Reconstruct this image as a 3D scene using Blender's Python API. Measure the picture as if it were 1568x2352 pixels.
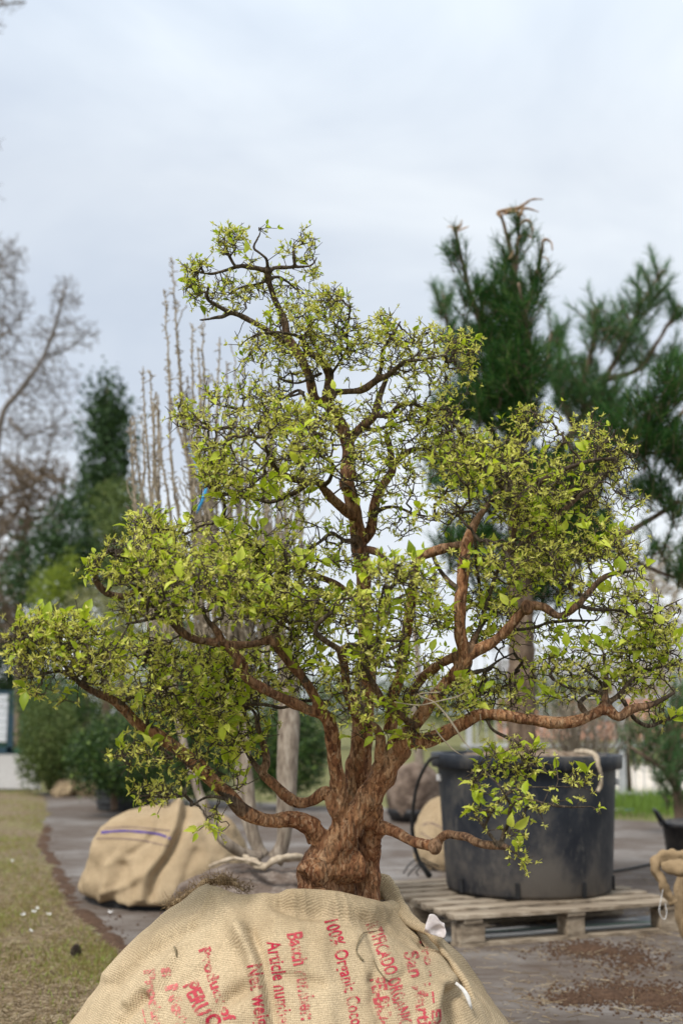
import bpy, bmesh, math, random
import numpy as np
from mathutils import Vector, Matrix, noise, bvhtree

random.seed(7); rng = np.random.default_rng(7)
scene = bpy.context.scene
COL = scene.collection
for o in list(bpy.data.objects): bpy.data.objects.remove(o)

# ------------------------------------------------------------------ camera
F = 2730.0; W, H = 1568.0, 2352.0; CZ = 1.11
PITCH = math.atan((1636 - H/2) / F)
cd = bpy.data.cameras.new('camera'); cam = bpy.data.objects.new('camera', cd); COL.objects.link(cam)
cam.location = (0, 0, CZ); cam.rotation_euler = (math.radians(90) + PITCH, 0, 0)
cd.sensor_fit = 'VERTICAL'; cd.sensor_height = 36.0; cd.lens = 36.0 * F / H
cd.clip_start = 0.05; cd.clip_end = 2000
cd.dof.use_dof = True; cd.dof.focus_distance = 3.0; cd.dof.aperture_fstop = cd.lens/1000/0.0150
scene.camera = cam

# ------------------------------------------------------------------ world
SUN_EL, SUN_AZ = 52.0, 215.0            # azimuth the light comes from, clockwise from +Y
world = bpy.data.worlds.new('World'); scene.world = world; world.use_nodes = True
nt = world.node_tree; nt.nodes.clear()
def N(t, typ, **kw):
    n = t.nodes.new(typ)
    for k, v in kw.items(): setattr(n, k, v)
    return n
sky = N(nt, 'ShaderNodeTexSky'); sky.sky_type = 'NISHITA'; sky.sun_disc = False
sky.sun_elevation = math.radians(SUN_EL); sky.sun_rotation = math.radians(SUN_AZ)
sky.air_density = 1.2; sky.dust_density = 2.0
bg1 = N(nt, 'ShaderNodeBackground'); bg1.inputs['Strength'].default_value = 0.10
nt.links.new(sky.outputs[0], bg1.inputs[0])
tc = N(nt, 'ShaderNodeTexCoord'); mp = N(nt, 'ShaderNodeMapping'); mp.inputs['Scale'].default_value = (1.0, 1.0, 2.2)
mp.inputs['Location'].default_value = (0.3, 0.1, 0.35)
nz = N(nt, 'ShaderNodeTexNoise'); nz.inputs['Scale'].default_value = 2.7; nz.inputs['Detail'].default_value = 5; nz.inputs['Roughness'].default_value = 0.5; nz.inputs['Distortion'].default_value = 0.5
nt.links.new(tc.outputs['Generated'], mp.inputs[0]); nt.links.new(mp.outputs[0], nz.inputs['Vector'])
sep = N(nt, 'ShaderNodeSeparateXYZ'); nt.links.new(tc.outputs['Generated'], sep.inputs[0])
rz = N(nt, 'ShaderNodeValToRGB')
e = rz.color_ramp.elements
e[0].position = 0.0; e[0].color = (0.80, 0.85, 0.91, 1)
e[1].position = 1.0; e[1].color = (1.0, 1.04, 1.1, 1)
for p, c in ((0.14, (0.74, 0.785, 0.845, 1)), (0.30, (0.645, 0.705, 0.785, 1)), (0.42, (0.70, 0.755, 0.825, 1)), (0.55, (0.77, 0.85, 0.94, 1))):
    q = e.new(p); q.color = c
nt.links.new(sep.outputs['Z'], rz.inputs[0])
cr_ = N(nt, 'ShaderNodeValToRGB'); e = cr_.color_ramp.elements
e[0].position = 0.32; e[0].color = (0.84, 0.86, 0.90, 1); e[1].position = 0.66; e[1].color = (1.16, 1.14, 1.10, 1)
nt.links.new(nz.outputs[0], cr_.inputs[0])
mul = N(nt, 'ShaderNodeMix', data_type='RGBA', blend_type='MULTIPLY'); mul.inputs[0].default_value = 1.0
nt.links.new(rz.outputs[0], mul.inputs[6]); nt.links.new(cr_.outputs[0], mul.inputs[7])
bg2 = N(nt, 'ShaderNodeBackground'); bg2.inputs['Strength'].default_value = 1.06
nt.links.new(mul.outputs[2], bg2.inputs[0])
mx = N(nt, 'ShaderNodeMixShader'); mx.inputs[0].default_value = 0.9
nt.links.new(bg1.outputs[0], mx.inputs[1]); nt.links.new(bg2.outputs[0], mx.inputs[2])
wo = N(nt, 'ShaderNodeOutputWorld'); nt.links.new(mx.outputs[0], wo.inputs[0])

sl = bpy.data.lights.new('sun', 'SUN'); sl.energy = 3.1; sl.angle = math.radians(14); sl.color = (1, 0.965, 0.91)
sun = bpy.data.objects.new('sun', sl); COL.objects.link(sun)
az, el = math.radians(SUN_AZ), math.radians(SUN_EL)
sd = Vector((math.sin(az)*math.cos(el), math.cos(az)*math.cos(el), math.sin(el)))
sun.rotation_euler = sd.to_track_quat('Z', 'Y').to_euler(); sun.location = (0, 0, 20)
vs = scene.view_settings
vs.view_transform = 'Standard'; vs.look = 'None'; vs.exposure = 0.16; vs.gamma = 1.0; vs.use_curve_mapping = False
try: scene.cycles.max_bounces = 6; scene.cycles.transparent_max_bounces = 8
except Exception: pass

# ------------------------------------------------------------------ pixel -> world
cp, sp = math.cos(PITCH), math.sin(PITCH)
def ray(u, v):
    x = (u - W/2)/F; y = (H/2 - v)/F
    return Vector((x, cp - y*sp, sp + y*cp))
def P(u, v, Y):
    d = ray(u, v); d = d*(Y/d.y)
    return Vector((d.x, Y, CZ + d.z))
def G(u, v, z=0.0):
    d = ray(u, v); t = (z-CZ)/d.z
    return Vector((d.x*t, d.y*t, z))
def gy(v): return G(784, v).y
def pm(Y): return Y/F           # metres per display pixel at distance Y

# ------------------------------------------------------------------ helpers
def tag(o, label=None, cat=None, group=None, kind=None):
    if label: o['label'] = label
    if cat: o['category'] = cat
    if group: o['group'] = group
    if kind: o['kind'] = kind
    return o
def empty(name, loc, label, cat, group=None):
    o = bpy.data.objects.new(name, None); COL.objects.link(o); o.location = loc
    o.empty_display_size = 0.1
    return tag(o, label, cat, group)
def link(name, me, mat, parent=None, smooth=True):
    o = bpy.data.objects.new(name, me); COL.objects.link(o)
    if mat: me.materials.append(mat)
    if smooth and len(me.polygons): me.polygons.foreach_set('use_smooth', [True]*len(me.polygons))
    if parent:
        o.parent = parent; o.matrix_parent_inverse = Matrix.Translation(-Vector(parent.location))
    return o
def np_mesh(name, V, Q, attrs=None):
    """V (n,3), Q (m,k) faces of k corners"""
    V = np.asarray(V, dtype=np.float32); Q = np.asarray(Q, dtype=np.int32)
    me = bpy.data.meshes.new(name); m, k = Q.shape
    me.vertices.add(len(V)); me.vertices.foreach_set('co', V.ravel())
    me.loops.add(m*k); me.loops.foreach_set('vertex_index', Q.ravel())
    me.polygons.add(m); me.polygons.foreach_set('loop_start', np.arange(m, dtype=np.int32)*k)
    me.polygons.foreach_set('loop_total', np.full(m, k, dtype=np.int32))
    me.update(calc_edges=True)
    if attrs:
        for an, av in attrs.items():
            a = me.attributes.new(an, 'FLOAT', 'POINT'); a.data.foreach_set('value', np.asarray(av, dtype=np.float32))
    return me
class MB:
    """collects shapes into one mesh"""
    def __init__(s): s.v = []; s.f = []
    def add(s, vs, fs):
        b = len(s.v); s.v += [tuple(x) for x in vs]; s.f += [tuple(i+b for i in f) for f in fs]; return s
    def box(s, c, size, rz=0, rx=0, ry=0, jit=0):
        M = Matrix.Translation(c) @ Matrix.Rotation(rz, 4, 'Z') @ Matrix.Rotation(ry, 4, 'Y') @ Matrix.Rotation(rx, 4, 'X')
        vs = []
        for dz in (-.5, .5):
            for dx, dy in ((-.5, -.5), (.5, -.5), (.5, .5), (-.5, .5)):
                vs.append(M @ Vector((dx*size[0]+random.uniform(-jit, jit), dy*size[1]+random.uniform(-jit, jit), dz*size[2]+random.uniform(-jit, jit))))
        return s.add(vs, [(0,3,2,1), (4,5,6,7), (0,1,5,4), (1,2,6,5), (2,3,7,6), (3,0,4,7)])
    def tube(s, pts, radii, n=8, caps=True, wob=0, flat=1.0):
        pts = [Vector(p) for p in pts]; rings = []
        up = None; m = len(pts)
        for i in range(m):
            t = (pts[min(i+1, m-1)] - pts[max(i-1, 0)])
            if t.length < 1e-9: t = Vector((0,0,1))
            t.normalize()
            if up is None: up = t.orthogonal().normalized()
            a = up - t*up.dot(t)
            if a.length < 1e-6: a = t.orthogonal()
            a.normalize(); b = t.cross(a); up = a
            r = radii[i] if hasattr(radii, '__len__') else radii
            rings.append([pts[i] + (a*math.cos(2*math.pi*k/n) + b*math.sin(2*math.pi*k/n)*flat)*r*(1+wob*random.uniform(-1, 1)) for k in range(n)])
        vs = [p for rg in rings for p in rg]; fs = []
        for i in range(m-1):
            for k in range(n):
                k2 = (k+1) % n
                fs.append((i*n+k, i*n+k2, (i+1)*n+k2, (i+1)*n+k))
        if caps:
            fs.append(tuple(range(n-1, -1, -1))); fs.append(tuple((m-1)*n+k for k in range(n)))
        return s.add(vs, fs)
    def lathe(s, prof, c=(0,0,0), n=48, close=True):
        vs = []; fs = []
        for r, z in prof:
            for k in range(n):
                a = 2*math.pi*k/n; vs.append((c[0]+r*math.cos(a), c[1]+r*math.sin(a), c[2]+z))
        m = len(prof)
        for i in range(m-1):
            for k in range(n):
                k2 = (k+1) % n; fs.append((i*n+k, i*n+k2, (i+1)*n+k2, (i+1)*n+k))
        return s.add(vs, fs)
    def build(s, name, mat, parent=None, smooth=False, bevel=0):
        me = bpy.data.meshes.new(name); me.from_pydata(s.v, [], s.f); me.update()
        o = link(name, me, mat, parent, smooth)
        if bevel:
            b = o.modifiers.new('bevel', 'BEVEL'); b.width = bevel; b.segments = 2; b.limit_method = 'ANGLE'
        return o

# ------------------------------------------------------------------ materials
def new_mat(name):
    m = bpy.data.materials.new(name); m.use_nodes = True; t = m.node_tree; t.nodes.clear()
    out = N(t, 'ShaderNodeOutputMaterial'); b = N(t, 'ShaderNodeBsdfPrincipled'); t.links.new(b.outputs[0], out.inputs[0])
    return m, t, b, out
def ramp(t, fac, stops, interp='LINEAR'):
    r = N(t, 'ShaderNodeValToRGB'); r.color_ramp.interpolation = interp; e = r.color_ramp.elements
    e[0].position = stops[0][0]; e[0].color = (*stops[0][1], 1); e[1].position = stops[-1][0]; e[1].color = (*stops[-1][1], 1)
    for p, c in stops[1:-1]:
        q = e.new(p); q.color = (*c, 1)
    t.links.new(fac, r.inputs[0]); return r.outputs[0]
def noise_tex(t, scale, detail=6, rough=0.6, vec=None, stretch=None, coord='Object', dist=0):
    n = N(t, 'ShaderNodeTexNoise'); n.inputs['Scale'].default_value = scale; n.inputs['Detail'].default_value = detail
    n.inputs['Roughness'].default_value = rough; n.inputs['Distortion'].default_value = dist
    if vec is None:
        c = N(t, 'ShaderNodeTexCoord'); vec = c.outputs[coord]
    if stretch:
        m = N(t, 'ShaderNodeMapping'); m.inputs['Scale'].default_value = stretch; t.links.new(vec, m.inputs[0]); vec = m.outputs[0]
    t.links.new(vec, n.inputs['Vector']); return n.outputs[0]
def bump(t, b, h, strength=0.5, dist=0.01, prev=None):
    n = N(t, 'ShaderNodeBump'); n.inputs['Strength'].default_value = strength; n.inputs['Distance'].default_value = dist
    t.links.new(h, n.inputs['Height'])
    if prev: t.links.new(prev, n.inputs['Normal'])
    t.links.new(n.outputs[0], b.inputs['Normal']); return n.outputs[0]
def mixc(t, fac, a, b, mode='MIX'):
    m = N(t, 'ShaderNodeMix', data_type='RGBA', blend_type=mode)
    for sock, val in ((0, fac), (6, a), (7, b)):
        if hasattr(val, 'links') or isinstance(val, bpy.types.NodeSocket): t.links.new(val, m.inputs[sock])
        else: m.inputs[sock].default_value = val if sock == 0 else (*val, 1)
    return m.outputs[2]
def simple(name, stops, scale=20, rough=0.8, bstr=0.4, bdist=0.005, stretch=None, spec=0.3, detail=6, coord='Object', metal=0):
    m, t, b, _ = new_mat(name)
    n = noise_tex(t, scale, detail, 0.6, stretch=stretch, coord=coord)
    t.links.new(ramp(t, n, stops), b.inputs['Base Color']); b.inputs['Roughness'].default_value = rough
    b.inputs['Specular IOR Level'].default_value = spec; b.inputs['Metallic'].default_value = metal
    if bstr: bump(t, b, noise_tex(t, scale*2.5, 5, 0.6, stretch=stretch, coord=coord), bstr, bdist)
    return m
def leafy(name, stops, transl=0.35, rough=0.5, spec=0.3, veins=False):
    m, t, b, out = new_mat(name)
    a = N(t, 'ShaderNodeAttribute'); a.attribute_name = 'var'
    col = ramp(t, a.outputs['Fac'], stops)
    t.links.new(col, b.inputs['Base Color']); b.inputs['Roughness'].default_value = rough; b.inputs['Specular IOR Level'].default_value = spec
    tr = N(t, 'ShaderNodeBsdfTranslucent')
    c2 = mixc(t, 1.0, col, (1.15, 1.2, 0.55), 'MULTIPLY'); t.links.new(c2, tr.inputs[0])
    mx = N(t, 'ShaderNodeMixShader'); mx.inputs[0].default_value = transl
    t.links.new(b.outputs[0], mx.inputs[1]); t.links.new(tr.outputs[0], mx.inputs[2]); t.links.new(mx.outputs[0], out.inputs[0])
    return m

# bark of the main tree: thick = 1 on the trunk, 0 on twigs
def bark_main():
    m, t, b, _ = new_mat('flaky_red_bark')
    tcn = N(t, 'ShaderNodeTexCoord').outputs['Object']
    big = noise_tex(t, 12, 6, 0.65, vec=tcn, stretch=(1.6, 1.6, 0.7), dist=0.6)
    fine = noise_tex(t, 75, 6, 0.72, vec=tcn, stretch=(1.7, 1.7, 0.5), dist=0.5)
    dn = N(t, 'ShaderNodeTexNoise'); dn.inputs['Scale'].default_value = 26; dn.inputs['Detail'].default_value = 4; t.links.new(tcn, dn.inputs['Vector'])
    va = N(t, 'ShaderNodeVectorMath', operation='MULTIPLY_ADD'); t.links.new(dn.outputs[1], va.inputs[0]); va.inputs[1].default_value = (0.045, 0.045, 0.07); t.links.new(tcn, va.inputs[2])
    vo = N(t, 'ShaderNodeTexVoronoi'); vo.inputs['Scale'].default_value = 105
    mpn = N(t, 'ShaderNodeMapping'); mpn.inputs['Scale'].default_value = (1.6, 1.6, 0.36)
    t.links.new(va.outputs[0], mpn.inputs[0]); t.links.new(mpn.outputs[0], vo.inputs['Vector'])
    sepc = N(t, 'ShaderNodeSeparateXYZ'); t.links.new(vo.outputs['Color'], sepc.inputs[0])
    flake = ramp(t, sepc.outputs[0], [(0.0, (0.05, 0.017, 0.009)), (0.35, (0.20, 0.080, 0.036)), (0.7, (0.44, 0.225, 0.105)), (1.0, (0.66, 0.45, 0.28))])
    red = ramp(t, big, [(0.30, (0.08, 0.027, 0.013)), (0.44, (0.28, 0.115, 0.052)), (0.56, (0.48, 0.25, 0.125)), (0.68, (0.64, 0.44, 0.27))])
    red2 = mixc(t, 0.5, red, flake)
    sh = ramp(t, fine, [(0.36, (0.16, 0.12, 0.10)), (0.50, (0.95, 0.95, 0.95)), (0.70, (1.4, 1.35, 1.3))])
    red3 = mixc(t, 0.9, red2, sh, 'MULTIPLY')
    thin = ramp(t, fine, [(0.3, (0.025, 0.017, 0.011)), (0.52, (0.08, 0.058, 0.039)), (0.7, (0.26, 0.215, 0.155))])
    at = N(t, 'ShaderNodeAttribute'); at.attribute_name = 'thick'
    col = mixc(t, at.outputs['Fac'], thin, red3)
    t.links.new(col, b.inputs['Base Color']); b.inputs['Roughness'].default_value = 0.8; b.inputs['Specular IOR Level'].default_value = 0.25
    n1 = bump(t, b, sepc.outputs[0], 0.5, 0.004)
    bump(t, b, fine, 1.0, 0.007, n1)
    return m
def burlap(name, base=(0.50, 0.385, 0.225), weave=0.0046, dirt=0.4, uv=True):
    m, t, b, _ = new_mat(name)
    tcn = N(t, 'ShaderNodeTexCoord')
    v = tcn.outputs['UV'] if uv else tcn.outputs['Object']
    # wobble the threads
    dn = N(t, 'ShaderNodeTexNoise'); dn.inputs['Scale'].default_value = 9; dn.inputs['Detail'].default_value = 3; t.links.new(v, dn.inputs['Vector'])
    va = N(t, 'ShaderNodeVectorMath', operation='MULTIPLY_ADD'); t.links.new(dn.outputs[1], va.inputs[0]); va.inputs[1].default_value = (0.03, 0.03, 0.03); t.links.new(v, va.inputs[2])
    hs = []
    for d in ('X', 'Y' if uv else 'Z'):
        w = N(t, 'ShaderNodeTexWave'); w.wave_type = 'BANDS'; w.bands_direction = d
        w.inputs['Scale'].default_value = 0.31416/weave
        w.inputs['Distortion'].default_value = 1.2; w.inputs['Detail'].default_value = 2; w.inputs['Detail Scale'].default_value = 1.5
        t.links.new(va.outputs[0], w.inputs['Vector']); hs.append(w.outputs['Fac'])
    mn = N(t, 'ShaderNodeMath', operation='ADD'); t.links.new(hs[0], mn.inputs[0]); t.links.new(hs[1], mn.inputs[1])
    hf = N(t, 'ShaderNodeMath', operation='MULTIPLY'); t.links.new(mn.outputs[0], hf.inputs[0]); hf.inputs[1].default_value = 0.5
    obj = tcn.outputs['Object']
    fib = noise_tex(t, 260, 4, 0.7, vec=obj); big = noise_tex(t, 5, 6, 0.62, vec=obj); mid = noise_tex(t, 26, 5, 0.65, vec=obj)
    c0 = tuple(x*0.72 for x in base); c1 = tuple(min(1, x*1.34) for x in base)
    body = ramp(t, fib, [(0.32, c0), (0.68, c1)])
    hole = ramp(t, hf.outputs[0], [(0.08, (0.30, 0.24, 0.18)), (0.38, (1, 1, 1))])
    c = mixc(t, 0.85, body, hole, 'MULTIPLY')
    dmask = ramp(t, big, [(0.42, (0, 0, 0)), (0.70, (dirt, dirt, dirt))])
    c = mixc(t, dmask, c, (0.26, 0.185, 0.105))
    dm2 = ramp(t, mid, [(0.60, (0, 0, 0)), (0.78, (0.45, 0.45, 0.45))])
    c = mixc(t, dm2, c, (0.33, 0.25, 0.15))
    t.links.new(c, b.inputs['Base Color']); b.inputs['Roughness'].default_value = 0.95; b.inputs['Specular IOR Level'].default_value = 0.1
    n1 = bump(t, b, mid, 0.35, 0.012)
    bump(t, b, hf.outputs[0], 0.55, 0.0022, n1)
    return m
def ink_mat(name, col, cover):
    m, t, b, out = new_mat(name)
    tcn = N(t, 'ShaderNodeTexCoord').outputs['Object']
    n = noise_tex(t, 190, 4, 0.75, vec=tcn); n2 = noise_tex(t, 22, 4, 0.6, vec=tcn)
    ad = N(t, 'ShaderNodeMath', operation='ADD'); t.links.new(n, ad.inputs[0])
    m2 = N(t, 'ShaderNodeMath', operation='MULTIPLY'); t.links.new(n2, m2.inputs[0]); m2.inputs[1].default_value = 0.9; t.links.new(m2.outputs[0], ad.inputs[1])
    al = ramp(t, ad.outputs[0], [(0.93-cover, (0, 0, 0)), (1.06-cover, (0.93, 0.93, 0.93))])
    t.links.new(al, b.inputs['Alpha']); b.inputs['Base Color'].default_value = (*col, 1); b.inputs['Roughness'].default_value = 0.95
    b.inputs['Specular IOR Level'].default_value = 0.1
    return m

M_bark = bark_main()
M_burlap = burlap('printed_burlap', base=(0.54, 0.425, 0.275), weave=0.0048, dirt=.55)
M_burlap2 = burlap('plain_burlap', base=(0.44, 0.335, 0.21), weave=0.006, dirt=0.55)
M_burlapd = burlap('dirty_burlap', base=(0.33, 0.235, 0.135), weave=0.006, dirt=0.8, uv=False)
M_leaf = leafy('spring_leaf', [(0, (0.23, 0.31, 0.025)), (0.45, (0.38, 0.47, 0.035)), (0.8, (0.52, 0.60, 0.05)), (1, (0.62, 0.66, 0.11))], 0.42, 0.45)
M_flower = leafy('spent_blossom', [(0, (0.36, 0.31, 0.09)), (0.5, (0.62, 0.61, 0.14)), (1, (0.80, 0.76, 0.27))], 0.35, 0.7, 0.1)
M_soil = simple('dark_soil', [(0.3, (0.045, 0.032, 0.022)), (0.55, (0.12, 0.09, 0.065)), (0.75, (0.23, 0.19, 0.145))], 22, 0.95, 1.0, 0.02, spec=0.1)
M_needle = leafy('pine_needle', [(0, (0.012, 0.045, 0.014)), (0.6, (0.038, 0.115, 0.025)), (1, (0.15, 0.24, 0.05))], 0.15, 0.55, 0.12)
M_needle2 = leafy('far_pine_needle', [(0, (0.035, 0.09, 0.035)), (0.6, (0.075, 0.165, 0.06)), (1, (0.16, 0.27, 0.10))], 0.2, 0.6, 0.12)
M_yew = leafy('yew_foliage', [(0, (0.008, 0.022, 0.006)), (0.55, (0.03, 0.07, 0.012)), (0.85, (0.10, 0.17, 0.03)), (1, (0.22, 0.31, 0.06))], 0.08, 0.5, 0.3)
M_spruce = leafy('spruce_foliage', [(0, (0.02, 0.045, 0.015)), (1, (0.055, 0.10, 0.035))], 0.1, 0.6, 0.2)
M_oldleaf = leafy('hedge_foliage', [(0, (0.05, 0.075, 0.022)), (0.6, (0.10, 0.14, 0.04)), (1, (0.19, 0.22, 0.08))], 0.2, 0.6, 0.2)
M_palegreen = leafy('pale_willow_foliage', [(0, (0.17, 0.17, 0.09)), (1, (0.30, 0.30, 0.16))], 0.2, 0.7, 0.1)
M_lime = leafy('lime_foliage', [(0, (0.14, 0.19, 0.03)), (1, (0.26, 0.31, 0.05))], 0.3, 0.6, 0.1)
M_twigred = simple('reddish_twigs', [(0.3, (0.13, 0.10, 0.07)), (0.7, (0.22, 0.17, 0.125))], 3, 0.9, 0, spec=0.1)
M_twiggrey = simple('grey_twigs', [(0.3, (0.13, 0.11, 0.095)), (0.7, (0.22, 0.19, 0.165))], 3, 0.9, 0, spec=0.1)
M_twigpale = simple('pale_twigs', [(0.3, (0.19, 0.15, 0.105)), (0.7, (0.44, 0.375, 0.28))], 40, 0.9, 0.3, spec=0.1)
M_stem = simple('grey_stem_bark', [(0.30, (0.09, 0.065, 0.048)), (0.5, (0.23, 0.185, 0.14)), (0.7, (0.36, 0.31, 0.25))], 18, 0.85, 0.7, 0.006, stretch=(2.2, 2.2, 0.6))
M_pinebark = simple('brown_pine_bark', [(0.3, (0.06, 0.04, 0.028)), (0.5, (0.16, 0.11, 0.075)), (0.7, (0.27, 0.20, 0.14))], 16, 0.9, 1.0, 0.02, stretch=(2.5, 2.5, 0.45))
M_plastic = None

# ------------------------------------------------------------------ growing twigs on a traced skeleton
def catmull(pts, step):
    pts = [np.array(p, float) for p in pts]
    if len(pts) == 2: pts = [pts[0], (pts[0]+pts[1])/2, pts[1]]
    out = []
    n = len(pts)
    for i in range(n-1):
        p0 = pts[max(i-1, 0)]; p1 = pts[i]; p2 = pts[i+1]; p3 = pts[min(i+2, n-1)]
        k = max(1, int(np.linalg.norm(p2[:3]-p1[:3])/step))
        for j in range(k):
            s = j/k
            out.append(0.5*((2*p1)+(-p0+p2)*s+(2*p0-5*p1+4*p2-p3)*s*s+(-p0+3*p1-3*p2+p3)*s**3))
    out.append(pts[-1]); return np.array(out)
def trace_limbs(limbs, Y0, step, jitter=0.0, snap=60):
    """limbs: (list of (u,v,r_px), end depth offset[, start depth offset]); start depth is taken from the limb it leaves"""
    done = []; nodes = np.zeros((0, 3))   # u, v, depth
    for li, L in enumerate(limbs):
        pts, d1 = L[0], L[1]
        d0 = L[2] if len(L) > 2 else 0.0
        if len(L) <= 2 and len(nodes):
            dd = np.hypot(nodes[:, 0]-pts[0][0], nodes[:, 1]-pts[0][1]); k = int(dd.argmin())
            if dd[k] < snap: d0 = nodes[k, 2]
        cum = [0]
        for a, b in zip(pts, pts[1:]): cum.append(cum[-1]+math.hypot(b[0]-a[0], b[1]-a[1]))
        q = []
        for (u, v, r), c in zip(pts, cum):
            s = c/cum[-1]; d = d0+(d1-d0)*s + 0.03*math.sin(li*2.1+s*5)*s
            Y = Y0+d; p = P(u, v, Y); q.append((p.x, p.y, p.z, r*pm(Y)*(0.87 if v < 1700 else 0.94 if v < 1860 else 1.0)))
            nodes = np.vstack([nodes, [u, v, d]])
        # densify the lookup
        for a in range(len(pts)-1):
            for s in (0.33, 0.66):
                nodes = np.vstack([nodes, nodes[-len(pts)+a]*(1-s)+nodes[-len(pts)+a+1]*s]) if False else nodes
        c = catmull(q, step)
        if jitter:
            for row in c[1:-1]:
                nv = noise.noise_vector(Vector(row[:3])*14)
                row[:3] += np.array(nv)*jitter*min(1, row[3]/0.006+0.4); row[3] *= 1+0.16*noise.noise(Vector(row[:3])*30)
        done.append(c)
    return done
def sample_pads(pads, Y0, density, rg=rng):
    pts = []
    for pd in pads:
        u, v, ru, rv, d, rd = pd[:6]; w = pd[6] if len(pd) > 6 else 1.0
        n = max(3, int(ru*rv*math.pi*density*w))
        g = rg.normal(size=(n, 3)); g /= np.linalg.norm(g, axis=1)[:, None]
        rr = rg.random(n)**(1/2.6); g *= rr[:, None]
        for a, b, c in g:
            Y = Y0+d+c*rd; p = P(u+a*ru, v+b*rv, Y); pts.append((p.x, p.y, p.z))
    return np.array(pts)
def grow(limbs3, pts, bias=0.25, tip_r=0.0009, expo=2.35, kink=0.16, max_r=0.006, rg=rng, scale=1.0, maxlen=None):
    """attach every point to the growing tree (Prim with a bias for short paths to the root); returns segments and tips"""
    base = np.vstack([c[:, :3] for c in limbs3]); nb = len(base)
    Pn = np.vstack([base, pts]); n = len(pts)
    cost = np.zeros(len(Pn)); parent = np.full(len(Pn), -1)
    best = np.full(n, 1e9); bp = np.zeros(n, int)
    for i in range(nb):
        d = np.linalg.norm(pts-base[i], axis=1); m = d < best; best[m] = d[m]; bp[m] = i
    alive = np.ones(n, bool); order = []
    for _ in range(n):
        k = int(np.where(alive, best, 1e9).argmin()); alive[k] = False
        pk = bp[k]; parent[nb+k] = pk; cost[nb+k] = cost[pk]+np.linalg.norm(Pn[nb+k]-Pn[pk]); order.append(k)
        d = np.linalg.norm(pts-pts[k], axis=1)+bias*cost[nb+k]
        m = alive & (d < best); best[m] = d[m]; bp[m] = nb+k
    load = np.zeros(len(Pn)); kids = np.zeros(len(Pn), int)
    for k in order: kids[parent[nb+k]] += 1
    for k in reversed(order):
        i = nb+k
        if kids[i] == 0: load[i] = tip_r**expo
        load[parent[i]] += load[i]*1.02
    rad = np.minimum(load**(1/expo), max_r)
    A = []; B = []; RA = []; RB = []
    for k in order:
        i = nb+k; j = parent[i]; a = Pn[j]; b = Pn[i]; L = np.linalg.norm(b-a)
        m1 = a*0.66+b*0.34+rg.normal(size=3)*kink*L*0.5; m2 = a*0.3+b*0.7+rg.normal(size=3)*kink*L*0.5
        r0 = rad[i]*1.12 if j < nb else min(rad[j], rad[i]*1.5); r1 = rad[i]
        for x, y, s0, s1 in ((a, m1, 0, .34), (m1, m2, .34, .7), (m2, b, .7, 1)):
            A.append(x); B.append(y); RA.append(r0*(1-s0)+r1*s0); RB.append(r0*(1-s1)+r1*s1)
    tips = [nb+k for k in order if kids[nb+k] == 0]; mids = [nb+k for k in order if kids[nb+k] > 0]
    def info(ids):
        p = Pn[ids]; q = Pn[parent[ids]]; d = p-q; d /= np.linalg.norm(d, axis=1)[:, None]+1e-9; return p, d
    return np.array(A), np.array(B), np.array(RA), np.array(RB), info(tips), info(mids)
def prisms(A, B, RA, RB, n=5):
    D = B-A; L = np.linalg.norm(D, axis=1)[:, None]+1e-9; D = D/L
    A = A-D*RA[:, None]*0.3; B = B+D*RB[:, None]*0.3
    ref = np.where(np.abs(D[:, 2:3]) < 0.9, np.array([[0, 0, 1.0]]), np.array([[1.0, 0, 0]]))
    U = np.cross(D, ref); U /= np.linalg.norm(U, axis=1)[:, None]; Vv = np.cross(D, U)
    an = np.arange(n)*2*math.pi/n; c = np.cos(an)[None, :, None]; s = np.sin(an)[None, :, None]
    ring = U[:, None, :]*c+Vv[:, None, :]*s
    va = A[:, None, :]+ring*RA[:, None, None]; vb = B[:, None, :]+ring*RB[:, None, None]
    V = np.concatenate([va, vb], axis=1).reshape(-1, 3)
    k = np.arange(n); k2 = (k+1) % n
    f = np.stack([k, k2, n+k2, n+k], axis=1); Q = (f[None]+(np.arange(len(A))*2*n)[:, None, None]).reshape(-1, 4)
    return V, Q
def frames(D, rg=rng):
    """random roll frames: columns X (side), Y (along D), Z (normal)"""
    r = rg.normal(size=D.shape); X = np.cross(D, r); X /= np.linalg.norm(X, axis=1)[:, None]+1e-9
    Z = np.cross(X, D); return X, D, Z
def scatter(template, faces, pos, X, Yv, Z, size, var):
    """copies of a small template (k,3) in frames; returns V, Q, var"""
    T = np.asarray(template); k = len(T); n = len(pos)
    sz = np.asarray(size).reshape(n, 1, 1)
    V = pos[:, None, :]+sz*(T[None, :, 0:1]*X[:, None, :]+T[None, :, 1:2]*Yv[:, None, :]+T[None, :, 2:3]*Z[:, None, :])
    Q = (np.asarray(faces)[None]+(np.arange(n)*k)[:, None, None]).reshape(-1, len(faces[0]))
    return V.reshape(-1, 3), Q, np.repeat(var, k)
def leaf_template():
    V = []; st = [(0.0, 0.012, 0), (0.14, 0.02, 0.01), (0.34, 0.21, 0.03), (0.60, 0.22, 0.02), (0.84, 0.10, -0.05), (1.0, 0.004, -0.13)]
    for y, w, z in st: V += [(-w, y, z+w*0.45), (0, y, z), (w, y, z+w*0.45)]
    Fc = []
    for i in range(len(st)-1):
        for j in (0, 1): Fc.append((i*3+j, i*3+j+1, i*3+j+4, i*3+j+3))
    return V, Fc
LV, LF = leaf_template()
DV = [(-.0, 0, 0), (.22, .45, .05), (0, 1, 0), (-.22, .45, .05)]; DF = [(0, 1, 2, 3)]       # small diamond leaflet
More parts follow.
